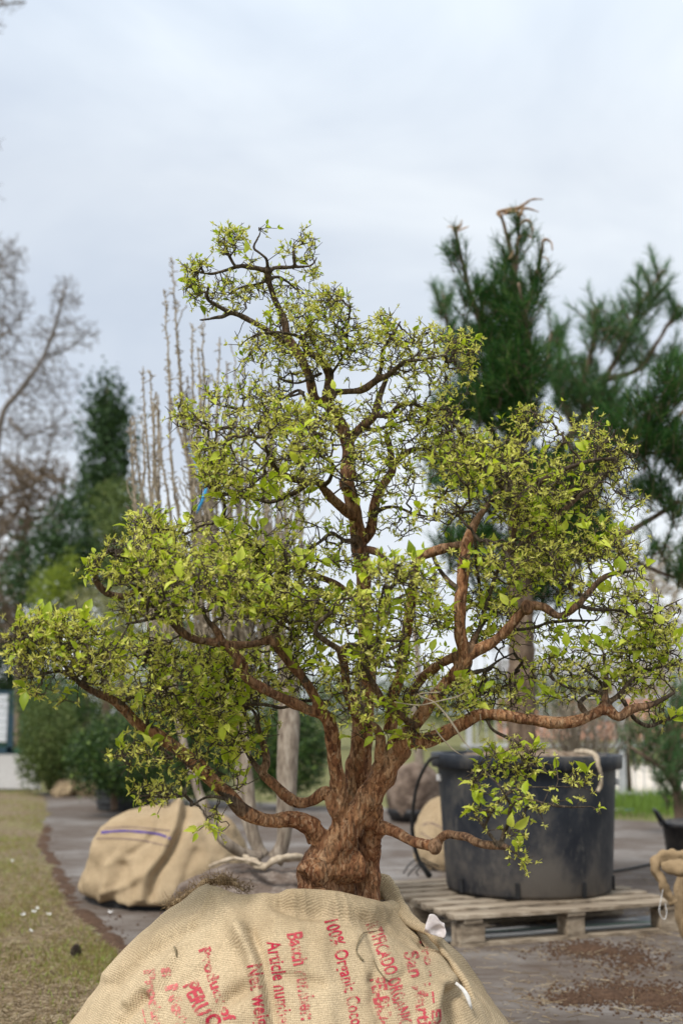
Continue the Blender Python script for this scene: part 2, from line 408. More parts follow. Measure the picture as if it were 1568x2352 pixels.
NV = [(-.018, 0, 0), (.018, 0, 0), (.008, 1, 0), (-.008, 1, 0)]; NF = [(0, 1, 2, 3)]           # needle
def unit(a): return a/(np.linalg.norm(a, axis=1)[:, None]+1e-9)
def cat_meshes(parts):
    V = []; Q = []; R = []; b = 0
    for v, q, r in parts: V.append(v); Q.append(q+b); R.append(r); b += len(v)
    return np.vstack(V), np.vstack(Q), np.concatenate(R)

# ================================================================== THE BURLAP BALL (front)
BC = Vector((-0.125, 3.04, 0.0))
PROF = [(0.0, 0.50), (0.10, 0.545), (0.22, 0.565), (0.33, 0.545), (0.44, 0.475), (0.53, 0.40), (0.60, 0.325), (0.652, 0.268), (0.682, 0.235), (0.690, 0.215), (0.672, 0.196), (0.60, 0.185)]
def ball_surface():
    nth, ns = 420, 150
    # profile by arc length
    zs = np.array([p[0] for p in PROF]); rs = np.array([p[1] for p in PROF])
    c = catmull([(0, p[1], p[0], 0) for p in PROF], 0.01); r_, z_ = c[:, 1], c[:, 2]
    al = np.concatenate([[0], np.cumsum(np.hypot(np.diff(r_), np.diff(z_)))])
    sA = np.linspace(0, al[-1], ns); rr = np.interp(sA, al, r_); zz = np.interp(sA, al, z_)
    V = []; UV = []
    for i in range(ns):
        s = sA[i]/al[-1]
        for k in range(nth):
            a = 2*math.pi*k/nth; ca, sa = math.cos(a), math.sin(a)
            r, z = rr[i], zz[i]
            # lumpy soil inside
            q = Vector((ca*r*2.2, sa*r*2.2, z*2.2))
            lump = noise.noise(q*1.3+Vector((3, 1, 7)))*0.030 + noise.noise(q*3.1)*0.012
            # cloth folds running up to the neck, stronger near the top
            wa = a + 0.30*noise.noise(Vector((ca*1.5, sa*1.5, z*3.0))) + z*0.35
            fold = 0
            for f, am, ph in ((7, .010, .3), (13, .007, 1.9), (23, .004, 4.0)):
                fold += am*(1-abs(math.sin(wa*f/2+ph)))**2*(0.8+1.2*s**2)*(0.5+noise.noise(Vector((ca*2+ph, sa*2, z*2)))*1.3)
            fine = -abs(noise.noise(Vector((ca*r*7+3, sa*r*7, z*5))))*0.014 + noise.noise(Vector((ca*r*22, sa*r*22, z*14)))*0.0055 + noise.noise(Vector((ca*r*55, sa*r*55, z*40)))*0.0014
            rr2 = r+lump+fold+fine
            top = max(0, (z-0.50)/0.19)**1.5 if s > 0.3 else 0
            zz2 = z+(lump*0.7+fold*0.5)*s*(1-0.6*top) - top*(0.085*max(0, sa)**0.8+0.045*max(0, ca)) + top*0.034*math.exp(-((a-5.15)/0.75)**2)
            V.append([BC.x+ca*rr2, BC.y+sa*rr2, zz2]); UV.append((a*0.5, sA[i]))
    V = np.array(V)
    # neck: the cloth collar stands up a little in front and dips behind, and is higher on the left
    V3 = V.reshape(ns, nth, 3)
    Q = []
    for i in range(ns-1):
        for k in range(nth):
            k2 = (k+1) % nth; Q.append((i*nth+k, i*nth+k2, (i+1)*nth+k2, (i+1)*nth+k))
    return V, np.array(Q), UV, nth, ns
bv, bq, buv, NTH, NS = ball_surface()
# creases traced on the front of the cloth: (points in the picture, depth of groove, width)
def crease(V, pts, amp, wid, Y=2.62, ctr=None):
    ctr = ctr or (BC.x, BC.y)
    pp = [P(u, v, Y) for u, v in pts]
    # find where the line meets the cloth: use direction from the camera
    best = np.full(len(V), 1e9)
    cam0 = np.array((0, 0, CZ)); D = unit(V-cam0); front = V[:, 1] < ctr[1]+0.02
    for a, b in zip(pp, pp[1:]):
        for s in np.linspace(0, 1, 14):
            q = a.lerp(b, s); d = np.array(q)-cam0; d /= np.linalg.norm(d)
            dist = np.linalg.norm(D-d, axis=1)*(Y+.13)
            best = np.minimum(best, dist)
    w = np.exp(-(best/wid)**2)*front
    out = unit(np.column_stack([V[:, 0]-ctr[0], V[:, 1]-ctr[1], (V[:, 2]-0.25)*0.7]))
    V += out*(amp*w)[:, None]
crease(bv, [(556, 2150), (580, 2200), (592, 2240), (596, 2290), (610, 2352)], 0.0340, 0.016)
crease(bv, [(575, 2140), (600, 2200), (610, 2260), (625, 2352)], -0.0238, 0.010)
crease(bv, [(330, 2290), (300, 2320), (270, 2352)], -0.0204, 0.010)
crease(bv, [(400, 2205), (360, 2250), (300, 2300)], 0.0170, 0.014)
crease(bv, [(640, 2240), (680, 2245), (740, 2262)], -0.0136, 0.010)
crease(bv, [(560, 2270), (510, 2300), (480, 2352)], -0.0238, 0.016)
crease(bv, [(1030, 2262), (1000, 2280), (980, 2352)], 0.0238, 0.018)
crease(bv, [(1045, 2270), (1040, 2310), (1050, 2352)], -0.0374, 0.014)
crease(bv, [(640, 2066), (700, 2085), (800, 2100), (900, 2116), (980, 2170)], -0.0340, 0.020)
crease(bv, [(250, 2240), (330, 2170), (430, 2110)], 0.012, 0.016)
crease(bv, [(262, 2262), (345, 2190), (440, 2130)], -0.012, 0.012)
crease(bv, [(840, 2110), (870, 2200), (860, 2300), (880, 2352)], -0.012, 0.014)
crease(bv, [(745, 2100), (740, 2200), (760, 2352)], 0.009, 0.018)
crease(bv, [(930, 2240), (900, 2262), (850, 2250)], -0.010, 0.009)
crease(bv, [(400, 2300), (430, 2250), (470, 2230)], -0.010, 0.012)
crease(bv, [(500, 2050), (530, 2100), (556, 2150)], 0.0204, 0.025)
me = np_mesh('burlap_wrap', bv, bq)
uvl = me.uv_layers.new(name='UVMap'); li = np.zeros(len(me.loops), dtype=np.int32); me.loops.foreach_get('vertex_index', li)
ua = np.array(buv)[li]
seam = ua.reshape(-1, 4, 2); 
fix = (seam[:, :, 0].max(1)-seam[:, :, 0].min(1)) > 1.0
seam[fix, :, 0] = np.where(seam[fix, :, 0] < 0.5, seam[fix, :, 0]+math.pi, seam[fix, :, 0])
uvl.data.foreach_set('uv', seam.reshape(-1).astype(np.float32))
ball = empty('burlap_root_ball', (BC.x, BC.y, 0), 'large tan burlap root ball with red printing in the foreground, holding the gnarled tree', 'root ball')
ball_wrap = link('burlap_wrap', me, M_burlap, ball)
BVH = bvhtree.BVHTree.FromPolygons([tuple(x) for x in bv], [tuple(x) for x in bq.tolist()])
def hit(u, v, off=0.0):
    d = ray(u, v).normalized(); o = Vector((0, 0, CZ)); loc, nr, _, _ = BVH.ray_cast(o, d)
    if loc is None: return None, None
    if nr.dot(d) > 0: nr = -nr
    return loc+nr*off, nr

# soil inside the collar
mb = MB(); prof = []
for i in range(14):
    s = i/13; prof.append((0.19*(1-s)+0.001, 0.590+0.03*math.sin(s*1.5)))
mb.lathe(prof, (BC.x, BC.y, 0), 60)
for i, p in enumerate(mb.v):
    q = Vector(p); n_ = noise.noise(q*25)*0.02+noise.noise(q*60)*0.008; mb.v[i] = (p[0], p[1], p[2]+n_)
mb.build('soil', M_soil, ball, smooth=True)

# rolled hem running from behind the trunk down the right flank, made of crumpled cloth
def cloth_roll(name, path, mat, parent, n=18, twist=1.2, crump=0.20):
    c = catmull(path, 0.008); mbx = MB(); m = len(c)
    mbx.tube([r[:3] for r in c], [r[3] for r in c], n=n)
    vs = []
    for i, p in enumerate(mbx.v):
        ring = i//n; ctr = Vector(c[min(ring, m-1)][:3]); q = Vector(p)-ctr
        ph = (i % n)/n*6.283+ring*0.05*twist
        f = 1+0.22*math.sin(ph*2)+crump*noise.noise(Vector(p)*38)+crump*0.8*noise.noise(Vector(p)*16)
        vs.append(tuple(ctr+q*f))
    mbx.v = vs
    o = mbx.build(name, mat, parent, smooth=True)
    me = o.data; uv = me.uv_layers.new(name='UVMap')
    for l in me.loops:
        co = me.vertices[l.vertex_index].co; ring = l.vertex_index//n; uv.data[l.index].uv = ((l.vertex_index % n)*0.008, ring*0.008)
    return o
def pth(lst):
    out = []
    for u, v, Y, r in lst:
        p = P(u, v, Y); out.append((p.x, p.y, p.z, r*pm(Y)))
    return out
def on_ball(lst, lift):
    out = []
    for u, v, r in lst:
        h, nr = hit(u, v, lift)
        if h is None: h = P(u, v, 3.0)
        out.append((h.x, h.y, h.z, r*pm(h.y)))
    return out
cloth_roll('rolled_hem', pth([(858, 2044, 3.12, 18), (885, 2040, 3.10, 20), (905, 2062, 3.07, 15), (928, 2100, 3.03, 11), (958, 2128, 3.0, 10), (992, 2146, 2.98, 13), (1018, 2184, 2.95, 11), (1043, 2220, 2.93, 9), (1070, 2264, 2.90, 9), (1088, 2310, 2.88, 10), (1105, 2370, 2.86, 13)]), M_burlap, ball, crump=0.42)
cloth_roll('frayed_collar', pth([(395, 2078, 3.12, 4), (430, 2056, 3.16, 7), (470, 2030, 3.2, 8), (505, 2020, 3.22, 10), (535, 2028, 3.2, 7), (550, 2038, 3.16, 3), (560, 2046, 3.12, 1)]), M_burlapd, ball, crump=1.0)
fb = []; 
for u, v, Y, r in ((395, 2078, 3.12, 4), (430, 2056, 3.16, 7), (470, 2030, 3.2, 8), (505, 2020, 3.22, 10), (535, 2026, 3.2, 9), (560, 2038, 3.16, 5), (410, 2068, 3.14, 5), (450, 2043, 3.18, 8), (488, 2024, 3.2, 9), (520, 2022, 3.2, 9)):
    for _ in range(70): fb.append(np.array(P(u+rng.normal()*10, v+rng.normal()*5, Y))+rng.normal(size=3)*.005)
fb = np.array(fb); fD = unit(rng.normal(size=fb.shape)+np.array([[0, -.3, .3]])); V, Q = prisms(fb, fb+fD*rng.uniform(.006, .028, len(fb))[:, None], np.full(len(fb), .0009), np.full(len(fb), .0004), 3)
link('frayed_fibres', np_mesh('frayed_fibres', V, Q), M_burlapd, ball, smooth=False)
# loose flap of cloth to the right of the hem
mbx = MB(); rows = 26; cols = 16
for i in range(rows):
    s = i/(rows-1)
    a = Vector(pth([(930+170*s, 2098+300*s, 3.03-0.1*s, 1)])[0][:3])
    edge = [(930, 2098), (1005, 2150), (1062, 2200), (1105, 2262), (1135, 2325), (1152, 2385), (1160, 2450)]
    x = s*(len(edge)-1); k = min(int(x), len(edge)-2); fu = x-k; uu = edge[k][0]*(1-fu)+edge[k+1][0]*fu; vv = edge[k][1]*(1-fu)+edge[k+1][1]*fu
    bp_ = P(uu, vv, 3.12)
    for j in range(cols):
        t = j/(cols-1); p = a.lerp(bp_, t); p = p+Vector((0.25, -1, 0.35)).normalized()*(math.sin(t*math.pi)*0.03*s + noise.noise(p*16)*0.016*math.sin(t*math.pi)**.5)
        mbx.v.append(tuple(p))
for i in range(rows-1):
    for j in range(cols-1): mbx.f.append((i*cols+j, i*cols+j+1, (i+1)*cols+j+1, (i+1)*cols+j))
o = mbx.build('loose_flap', M_burlap, ball, smooth=True)
uv = o.data.uv_layers.new(name='UVMap')
for l in o.data.loops: uv.data[l.index].uv = ((l.vertex_index % cols)*0.012, (l.vertex_index//cols)*0.014)
so = o.modifiers.new('thickness', 'SOLIDIFY'); so.thickness = 0.004
# white cord, label, blue printed marks
M_white = simple('white_cord', [(0.3, (0.55, 0.53, 0.5)), (0.7, (0.8, 0.79, 0.77))], 60, 0.8, 0.3)
M_tag = simple('crumpled_white_cloth', [(0.3, (0.50, 0.44, 0.43)), (0.7, (0.72, 0.67, 0.66))], 40, 0.8, 0.5)
cloth_roll('knotted_cord', pth([(1046, 2258, 2.80, 2.5), (1062, 2272, 2.79, 3.5), (1074, 2292, 2.78, 5.0), (1078, 2305, 2.78, 4.0), (1082, 2318, 2.78, 2)]), M_white, ball, crump=0.5)
tp = P(1000, 2127, 2.92); mbx = MB(); rr_ = 7
for i in range(rr_):
    for j in range(rr_):
        x, z = (i/(rr_-1)-.5)*0.042, (j/(rr_-1)-.5)*0.040
        q = Vector((x, 0, z)); y = noise.noise(q*60+Vector((1, 5, 2)))*0.018
        mbx.v.append((tp.x+x+z*0.25+noise.noise(q*40)*0.01, tp.y+y, tp.z+z-x*0.35+noise.noise(q*40+Vector((9, 9, 9)))*0.01))
for i in range(rr_-1):
    for j in range(rr_-1): mbx.f.append((i*rr_+j, (i+1)*rr_+j, (i+1)*rr_+j+1, i*rr_+j+1))
o = mbx.build('cloth_label', M_tag, ball, smooth=True); so = o.modifiers.new('thickness', 'SOLIDIFY'); so.thickness = 0.002
sb = o.modifiers.new('sub', 'SUBSURF'); sb.levels = 1; sb.render_levels = 1

def on_cloth(lst, lift=.003):
    out = []
    for u, v, r in lst:
        h, nr = hit(u, v, lift)
        if h is not None: out.append((h.x, h.y, h.z, r*pm(h.y)))
    return out
M_drytwig = simple('dry_brown_twig', [(0.3, (0.10, 0.075, 0.04)), (0.7, (0.24, 0.19, 0.11))], 60, .9, 0)
GT = 'dry twigs fallen on the printed burlap'
for lst, lab in (([(880, 2139, 1), (850, 2143, 1.2), (832, 2146, 1.2), (822, 2160, 1.2), (817, 2184, 1.3), (824, 2198, 2.2), (832, 2208, 2.6)], 'bent dry twig lying on the burlap right of the Batch number line'), ([(855, 2205, 1), (868, 2230, 1.6), (884, 2250, 1.3), (893, 2254, .8)], 'short pale twig stuck in the burlap across the Organic line'), ([(402, 2178, 2.5), (404, 2186, 3), (405, 2200, 1.2)], 'tiny dark sprig caught in the burlap on the left')):
    c = catmull(on_cloth(lst), .006); mbx = MB(); mbx.tube([r[:3] for r in c], [max(.0006, r[3]) for r in c], n=5); tag(mbx.build('fallen_twig', M_drytwig, smooth=True), lab, 'twig', group=GT)
# ---- printing on the cloth
M_ink = ink_mat('red_print', (0.42, 0.022, 0.055), 0.09)
M_ink2 = ink_mat('faded_red_print', (0.46, 0.06, 0.08), 0.05)
M_ink3 = ink_mat('faint_pink_print', (0.60, 0.17, 0.16), -0.02)
M_blue = ink_mat('blue_print', (0.06, 0.10, 0.36), 0.25)
def print_line(text, p0, p1, cap, mat, bend=0.0, bold=0.03, italic=0.0):
    cu = bpy.data.curves.new('txt', 'FONT'); cu.body = text; cu.size = 1.0; cu.offset = bold; cu.resolution_u = 3; cu.space_character = 1.04; cu.shear = italic
    to = bpy.data.objects.new('txt', cu); COL.objects.link(to)
    dg = bpy.context.evaluated_depsgraph_get(); dg.update()
    me = bpy.data.meshes.new_from_object(to.evaluated_get(dg)); bpy.data.objects.remove(to); bpy.data.curves.remove(cu)
    bm = bmesh.new(); bm.from_mesh(me); bmesh.ops.remove_doubles(bm, verts=bm.verts, dist=1e-5)
    xs = [v.co.x for v in bm.verts]; x0, x1 = min(xs), max(xs); capH = 0.70
    L = math.hypot(p1[0]-p0[0], p1[1]-p0[1]); stepx = (x1-x0)/max(4, L/7); 
    x = x0+stepx
    while x < x1:
        bmesh.ops.bisect_plane(bm, geom=bm.verts[:]+bm.edges[:]+bm.faces[:], plane_co=(x, 0, 0), plane_no=(1, 0, 0)); x += stepx
    for y in (-.1, 0.0, .14, .28, .42, .56, .7):
        bmesh.ops.bisect_plane(bm, geom=bm.verts[:]+bm.edges[:]+bm.faces[:], plane_co=(0, y, 0), plane_no=(0, 1, 0))
    dx, dy = (p1[0]-p0[0])/L, (p1[1]-p0[1])/L; px, py = -dy, dx      # letters' tops point to the right of the reading direction rotated
    px, py = dy, -dx
    bad = []
    for v in bm.verts:
        s = (v.co.x-x0)/(x1-x0); h = (v.co.y/capH-0.5)*cap; bb = bend*math.sin(s*math.pi)
        u = p0[0]+dx*L*s+px*(h+bb); w = p0[1]+dy*L*s+py*(h+bb)
        q, nr = hit(u, w, 0.0016)
        if q is None: bad.append(v)
        else: v.co = q
    bmesh.ops.delete(bm, geom=bad, context='VERTS')
    m2 = bpy.data.meshes.new('printed_text'); bm.to_mesh(m2); bm.free(); bpy.data.meshes.remove(me)
    return link('printed_text', m2, mat, ball_wrap, smooth=False)
print_line('Net weight', (584, 2216), (608, 2388), 32, M_ink, 2, 0.02)
print_line('Article number', (629, 2162), (655, 2364), 33, M_ink, 3, 0.015)
print_line('Batch number:', (676, 2143), (709, 2342), 34, M_ink2, 4, 0.03)
print_line('100% Organic Cocoa', (760, 2114), (824, 2368), 31, M_ink, 5, 0.02)
print_line('RTIFICADO ORGANICO', (854, 2119), (936, 2376), 30, M_ink2, 7, 0.03)
print_line('PE-BIO-03', (866, 2246), (893, 2385), 34, M_ink2, 0, 0.045)
print_line('San Martin', (942, 2186), (978, 2378), 32, M_ink2, 5, 0.03)
print_line('Pro - . -- EX', (972, 2160), (1003, 2370), 20, M_ink2, 7, 0.03)
print_line('Product of', (470, 2178), (530, 2345), 26, M_ink2, -4, 0.04)
print_line('PERU', (437, 2258), (470, 2330), 34, M_ink2, 0, 0.05)
print_line('Co.', (485, 2330), (505, 2385), 34, M_ink, 0, 0.04)
print_line('s Net', (384, 2222), (422, 2352), 28, M_ink3, -3, 0.05)
print_line('Product', (344, 2228), (372, 2380), 24, M_ink3, -3, 0.05)
print_line('- ---', (326, 2275), (345, 2380), 16, M_ink3, -2, 0.02)
for u, v, s in ((334, 2116, 9), (343, 2106, 7), (370, 2090, 8)):
    print_line('I', (u-3, v+s), (u+s*.4, v-s*.7), 10, M_blue, 0, 0.12)

# ================================================================== THE TREE
LIMBS = [
 # main vertical trunk behind
 ([(822, 2125, 46), (822, 2010, 43), (820, 1950, 35), (816, 1890, 30), (818, 1830, 29), (824, 1760, 29), (830, 1690, 29), (838, 1610, 26), (842, 1520, 22), (838, 1440, 20), (834, 1370, 20), (832, 1300, 21), (822, 1245, 22), (815, 1190, 20), (808, 1150, 19), (795, 1096, 18), (800, 1032, 17), (786, 985, 17), (765, 945, 17), (751, 925, 15)], 0.12, 0.15),
 # burl and diagonal leading mass in front
 ([(738, 2078, 44), (726, 2010, 38), (752, 1962, 38), (796, 1905, 34), (833, 1855, 29), (868, 1798, 29), (898, 1750, 28), (920, 1712, 28), (945, 1700, 22), (971, 1702, 18), (1011, 1688, 18), (1062, 1664, 17), (1102, 1640, 16), (1152, 1643, 15), (1207, 1653, 15), (1263, 1658, 15), (1323, 1655, 14), (1363, 1640, 14), (1390, 1628, 14), (1418, 1646, 12), (1448, 1631, 12), (1500, 1616, 8), (1549, 1590, 4)], -0.16, -0.055),
 ([(700, 2010, 22), (728, 2000, 30), (770, 1990, 34), (820, 1985, 36)], -0.05, -0.10),
 ([(846, 2120, 25), (842, 2000, 25), (850, 1940, 24), (860, 1895, 20), (852, 1830, 20)], -0.02, -0.02),
 ([(852, 1925, 19), (880, 1905, 14)], -0.02, -0.04),
 # left tops of the trunk
 ([(751, 925, 15), (726, 917, 13), (711, 872, 13), (698, 838, 12), (686, 812, 14), (661, 778, 13), (654, 738, 10), (640, 705, 9), (631, 688, 9), (616, 643, 9), (616, 620, 10)], -0.02),
 ([(751, 930, 15), (753, 892, 13), (756, 858, 12), (736, 828, 12), (706, 806, 10), (690, 770, 8)], 0.04),
 ([(738, 828, 8), (728, 800, 7), (716, 781, 6), (712, 750, 4), (707, 723, 3)], 0.08),
 ([(800, 1020, 12), (815, 997, 13), (841, 972, 13), (860, 952, 11), (870, 917, 9), (876, 898, 8), (883, 880, 7), (893, 850, 5)], 0.10),
 ([(753, 900, 9), (791, 900, 8), (830, 897, 9), (865, 873, 9), (895, 858, 8), (925, 833, 6), (975, 825, 4), (1054, 808, 2)], -0.22),
 ([(862, 875, 7), (875, 842, 6), (877, 807, 5.5), (900, 770, 5), (920, 738, 3)], -0.12),
 ([(858, 952, 8), (895, 952, 8), (920, 930, 7.5), (950, 927, 6), (980, 940, 4.5), (1034, 942, 3)], -0.10),
 ([(838, 985, 8), (868, 985, 6), (905, 972, 4), (950, 960, 3)], 0.2),
 ([(836, 1240, 14), (852, 1215, 14), (856, 1186, 14), (866, 1140, 13), (890, 1100, 12), (900, 1078, 11), (896, 1031, 9), (886, 990, 6)], 0.18),
 ([(896, 1068, 8), (920, 1048, 8), (945, 1032, 7), (980, 1030, 5), (1010, 1015, 3)], 0.12),
 ([(820, 1190, 13), (796, 1175, 14), (768, 1150, 14), (743, 1122, 12), (729, 1108, 11), (698, 1108, 9), (670, 1098, 9), (635, 1080, 8), (621, 1060, 7), (610, 1027, 5), (608, 1000, 3)], -0.30),
 ([(708, 1112, 7), (677, 1133, 7), (648, 1146, 6), (621, 1154, 6), (592, 1146, 5), (554, 1136, 5), (515, 1133, 4), (483, 1122, 3)], -0.15),
 ([(740, 1115, 7), (758, 1101, 6), (764, 1069, 5.5), (733, 1042, 5), (722, 1013, 3.5), (716, 975, 2.5)], -0.32),
 ([(715, 990, 2.5), (694, 899, 5), (656, 911, 4)], 0.05, -0.05),
 ([(700, 900, 4), (568, 936, 3.5), (515, 934, 3.5), (479, 921, 2.5)], 0.05),
 ([(620, 1050, 4), (560, 990, 4), (536, 982, 5), (490, 986, 5), (434, 975, 3)], -0.2),
 ([(834, 1392, 11), (811, 1370, 9), (768, 1340, 9), (733, 1326, 9), (694, 1308, 7), (656, 1302, 6), (610, 1300, 4)], 0.0),
 ([(822, 1245, 9), (792, 1240, 6), (760, 1225, 6), (735, 1245, 5), (700, 1262, 4)], -0.15),
 ([(845, 1260, 10), (870, 1270, 10), (885, 1285, 8), (900, 1300, 5)], 0.0),
 ([(850, 1190, 5), (875, 1170, 6), (905, 1165, 5), (950, 1180, 4), (1000, 1185, 3)], 0.05),
 # crown tip
 ([(616, 625, 9), (593, 617, 8), (555, 610, 7), (540, 612, 5), (523, 579, 5), (512, 545, 3)], -0.06),
 ([(548, 610, 6), (520, 620, 5), (490, 629, 4), (458, 625, 3)], 0.0),
 ([(620, 625, 7), (631, 617, 7), (655, 615, 6), (678, 612, 5), (713, 610, 3.5), (728, 590, 2.5)], 0.02),
 ([(677, 612, 4.5), (675, 585, 5), (675, 560, 4)], 0.02),
 ([(616, 618, 6), (613, 594, 5.5), (598, 580, 4), (584, 568, 4), (596, 538, 3), (598, 520, 2)], -0.08),
 ([(613, 645, 5), (584, 652, 4), (555, 658, 4), (531, 670, 3.5), (515, 690, 2)], 0.08),
 ([(622, 640, 6), (640, 638, 5), (662, 650, 4), (680, 664, 3)], 0.08),
 ([(654, 790, 9), (632, 772, 8), (616, 761, 8), (587, 743, 8), (560, 730, 8), (543, 723, 7), (526, 717, 7), (496, 699, 6), (479, 685, 5), (479, 658, 4)], -0.10),
 ([(528, 719, 6), (510, 727, 6), (493, 729, 5), (458, 735, 3)], -0.02),
 ([(712, 800, 5), (680, 770, 5), (640, 762, 4), (610, 765, 4)], -0.12),
 ([(760, 860, 5), (795, 805, 4), (798, 770, 4), (804, 700, 3.5)], -0.10),
 ([(736, 858, 5), (680, 880, 4), (640, 870, 3)], -0.05),
 # right upright
 ([(905, 1735, 26), (930, 1690, 20), (960, 1650, 18), (997, 1606, 19), (1032, 1565, 19), (1062, 1522, 20), (1064, 1490, 17), (1056, 1455, 16), (1054, 1415, 16), (1057, 1360, 16), (1064, 1300, 16), (1072, 1245, 16), (1088, 1204, 11), (1108, 1172, 9), (1130, 1146, 7), (1160, 1120, 5)], -0.18),
 ([(1074, 1255, 12), (1052, 1250, 11), (1018, 1258, 13), (992, 1269, 14), (962, 1285, 14), (948, 1340, 13), (941, 1395, 14), (930, 1470, 14), (920, 1540, 14), (905, 1600, 15), (895, 1680, 17)], 0.12),
 ([(1050, 1352, 6), (1028, 1330, 7), (1005, 1300, 6), (995, 1278, 6)], -0.02),
 ([(1066, 1515, 15), (1092, 1495, 15), (1132, 1475, 14), (1172, 1435, 13), (1195, 1408, 12), (1217, 1392, 12), (1248, 1397, 11), (1283, 1415, 10), (1318, 1392, 10), (1348, 1362, 9), (1378, 1333, 8), (1408, 1318, 6), (1459, 1312, 4)], -0.22),
 ([(1325, 1388, 6), (1363, 1400, 6), (1403, 1401, 5), (1473, 1410, 4), (1534, 1390, 3), (1568, 1375, 2)], -0.05),
 ([(1185, 1445, 5), (1230, 1442, 4.5), (1263, 1430, 5), (1313, 1425, 5), (1373, 1425, 3)], -0.05),
 ([(1078, 1492, 9), (1088, 1468, 9), (1105, 1440, 6), (1128, 1400, 4.5)], -0.05),
 ([(1060, 1505, 10), (1042, 1508, 12), (1011, 1526, 12), (976, 1550, 12), (945, 1590, 10), (915, 1640, 8)], 0.15),
 ([(1075, 1545, 7), (1110, 1540, 6), (1140, 1520, 4), (1180, 1500, 3)], 0.1),
 ([(1090, 1480, 6), (1130, 1340, 6), (1150, 1299, 6), (1190, 1255, 7), (1225, 1229, 8), (1267, 1196, 9), (1304, 1163, 8), (1333, 1138, 7), (1370, 1113, 5), (1382, 1088, 4.5), (1436, 1076, 3)], 0.10),
 ([(1165, 1285, 8), (1180, 1225, 8), (1183, 1183, 8), (1192, 1142, 8), (1217, 1121, 8), (1250, 1100, 8), (1283, 1086, 7), (1316, 1071, 6), (1358, 1057, 5.5), (1415, 1055, 3.5)], -0.20),
 ([(1366, 1057, 4.5), (1366, 1034, 4.5), (1399, 1009, 3.5), (1415, 985, 2)], -0.20),
 ([(1104, 1370, 5), (1095, 1310, 5), (1090, 1230, 5)], -0.25),
 ([(1390, 1625, 10), (1389, 1590, 9), (1390, 1545, 7), (1383, 1505, 4)], -0.12),
 ([(1388, 1580, 7), (1368, 1555, 5), (1333, 1530, 3.5)], -0.18),
 ([(1392, 1612, 8), (1403, 1611, 8), (1423, 1595, 7), (1448, 1561, 6), (1483, 1540, 5), (1534, 1530, 3.5), (1566, 1515, 3)], 0.0),
 ([(1424, 1600, 7), (1438, 1626, 6), (1459, 1653, 6), (1488, 1666, 6), (1518, 1656, 5), (1565, 1640, 4)], -0.05),
 ([(1385, 1595, 5), (1340, 1580, 4.5), (1300, 1578, 4), (1270, 1562, 3)], -0.15),
 ([(1350, 1642, 8), (1330, 1615, 7), (1345, 1600, 5), (1375, 1590, 4)], 0.05),
 ([(1120, 1655, 6), (1132, 1676, 5), (1177, 1701, 5), (1207, 1726, 4.5), (1228, 1762, 3.5)], -0.18),
 # low right arm
 ([(845, 1903, 17), (863, 1898, 16), (893, 1903, 14), (916, 1915, 12), (939, 1930, 11), (966, 1938, 11), (996, 1941, 13), (1008, 1927, 10), (1025, 1917, 10), (1042, 1918, 9), (1072, 1923, 9), (1102, 1939, 9), (1152, 1944, 9), (1170, 1949, 7)], -0.28),
 ([(1150, 1940, 6), (1158, 1915, 5.5), (1167, 1889, 5), (1172, 1848, 5), (1207, 1833, 4), (1283, 1853, 3.5), (1358, 1853, 2.5)], -0.36),
 ([(1140, 1935, 4.5), (1112, 1899, 4.5), (1092, 1868, 3.5), (1085, 1840, 3)], -0.26),
 ([(1112, 1895, 4), (1130, 1860, 3.5), (1152, 1833, 3.5), (1197, 1813, 3), (1270, 1808, 2.5), (1333, 1808, 2)], -0.30),
 ([(1170, 1848, 3.5), (1147, 1808, 3.5), (1107, 1763, 2.5)], -0.35),
 # low left arm
 ([(735, 1935, 28), (720, 1905, 24), (700, 1890, 21), (673, 1881, 19), (630, 1885, 17), (593, 1881, 17), (558, 1862, 17), (528, 1828, 17), (493, 1797, 17), (459, 1762, 16), (422, 1733, 16), (380, 1701, 15), (352, 1683, 15), (316, 1662, 14), (292, 1634, 14), (268, 1612, 13), (243, 1599, 11), (197, 1578, 9), (176, 1564, 8), (151, 1532, 6), (130, 1515, 4)], -0.34),
 ([(275, 1612, 7), (316, 1595, 6), (369, 1581, 4), (422, 1571, 3)], -0.30),
 ([(178, 1566, 5), (158, 1543, 5), (105, 1544, 4), (70, 1557, 3)], -0.40),
 ([(151, 1532, 4), (140, 1480, 4), (116, 1451, 4), (70, 1441, 4), (46, 1427, 3)], -0.35),
 ([(130, 1515, 4), (67, 1483, 4), (28, 1465, 3), (4, 1455, 2)], -0.38),
 ([(345, 1680, 6), (330, 1620, 4), (345, 1570, 3), (338, 1500, 2.5)], -0.25),
 ([(560, 1862, 8), (520, 1838, 5), (480, 1830, 4), (440, 1850, 3)], -0.25),
 # S-shaped limb and stem left of the trunk
 ([(790, 1915, 22), (780, 1840, 19), (775, 1797, 18), (768, 1755, 17.5), (764, 1706, 17), (758, 1662, 17), (741, 1637, 15), (718, 1632, 13), (688, 1620, 13), (650, 1603, 13), (612, 1584, 13), (580, 1568, 13), (556, 1545, 13), (553, 1519, 14), (535, 1496, 12), (514, 1475, 12), (503, 1458, 11), (490, 1440, 9), (475, 1422, 6), (465, 1390, 4)], -0.30),
 ([(745, 1640, 14), (718, 1592, 13), (695, 1557, 12), (661, 1519, 12), (631, 1477, 11), (624, 1466, 11), (577, 1480, 10), (538, 1482, 11), (489, 1475, 11), (454, 1472, 11), (430, 1461, 11), (412, 1445, 11), (400, 1435, 7), (370, 1410, 5), (335, 1375, 5), (317, 1355, 8), (289, 1371, 9), (254, 1366, 9), (232, 1348, 9), (222, 1322, 8), (234, 1285, 6), (250, 1268, 4)], -0.42),
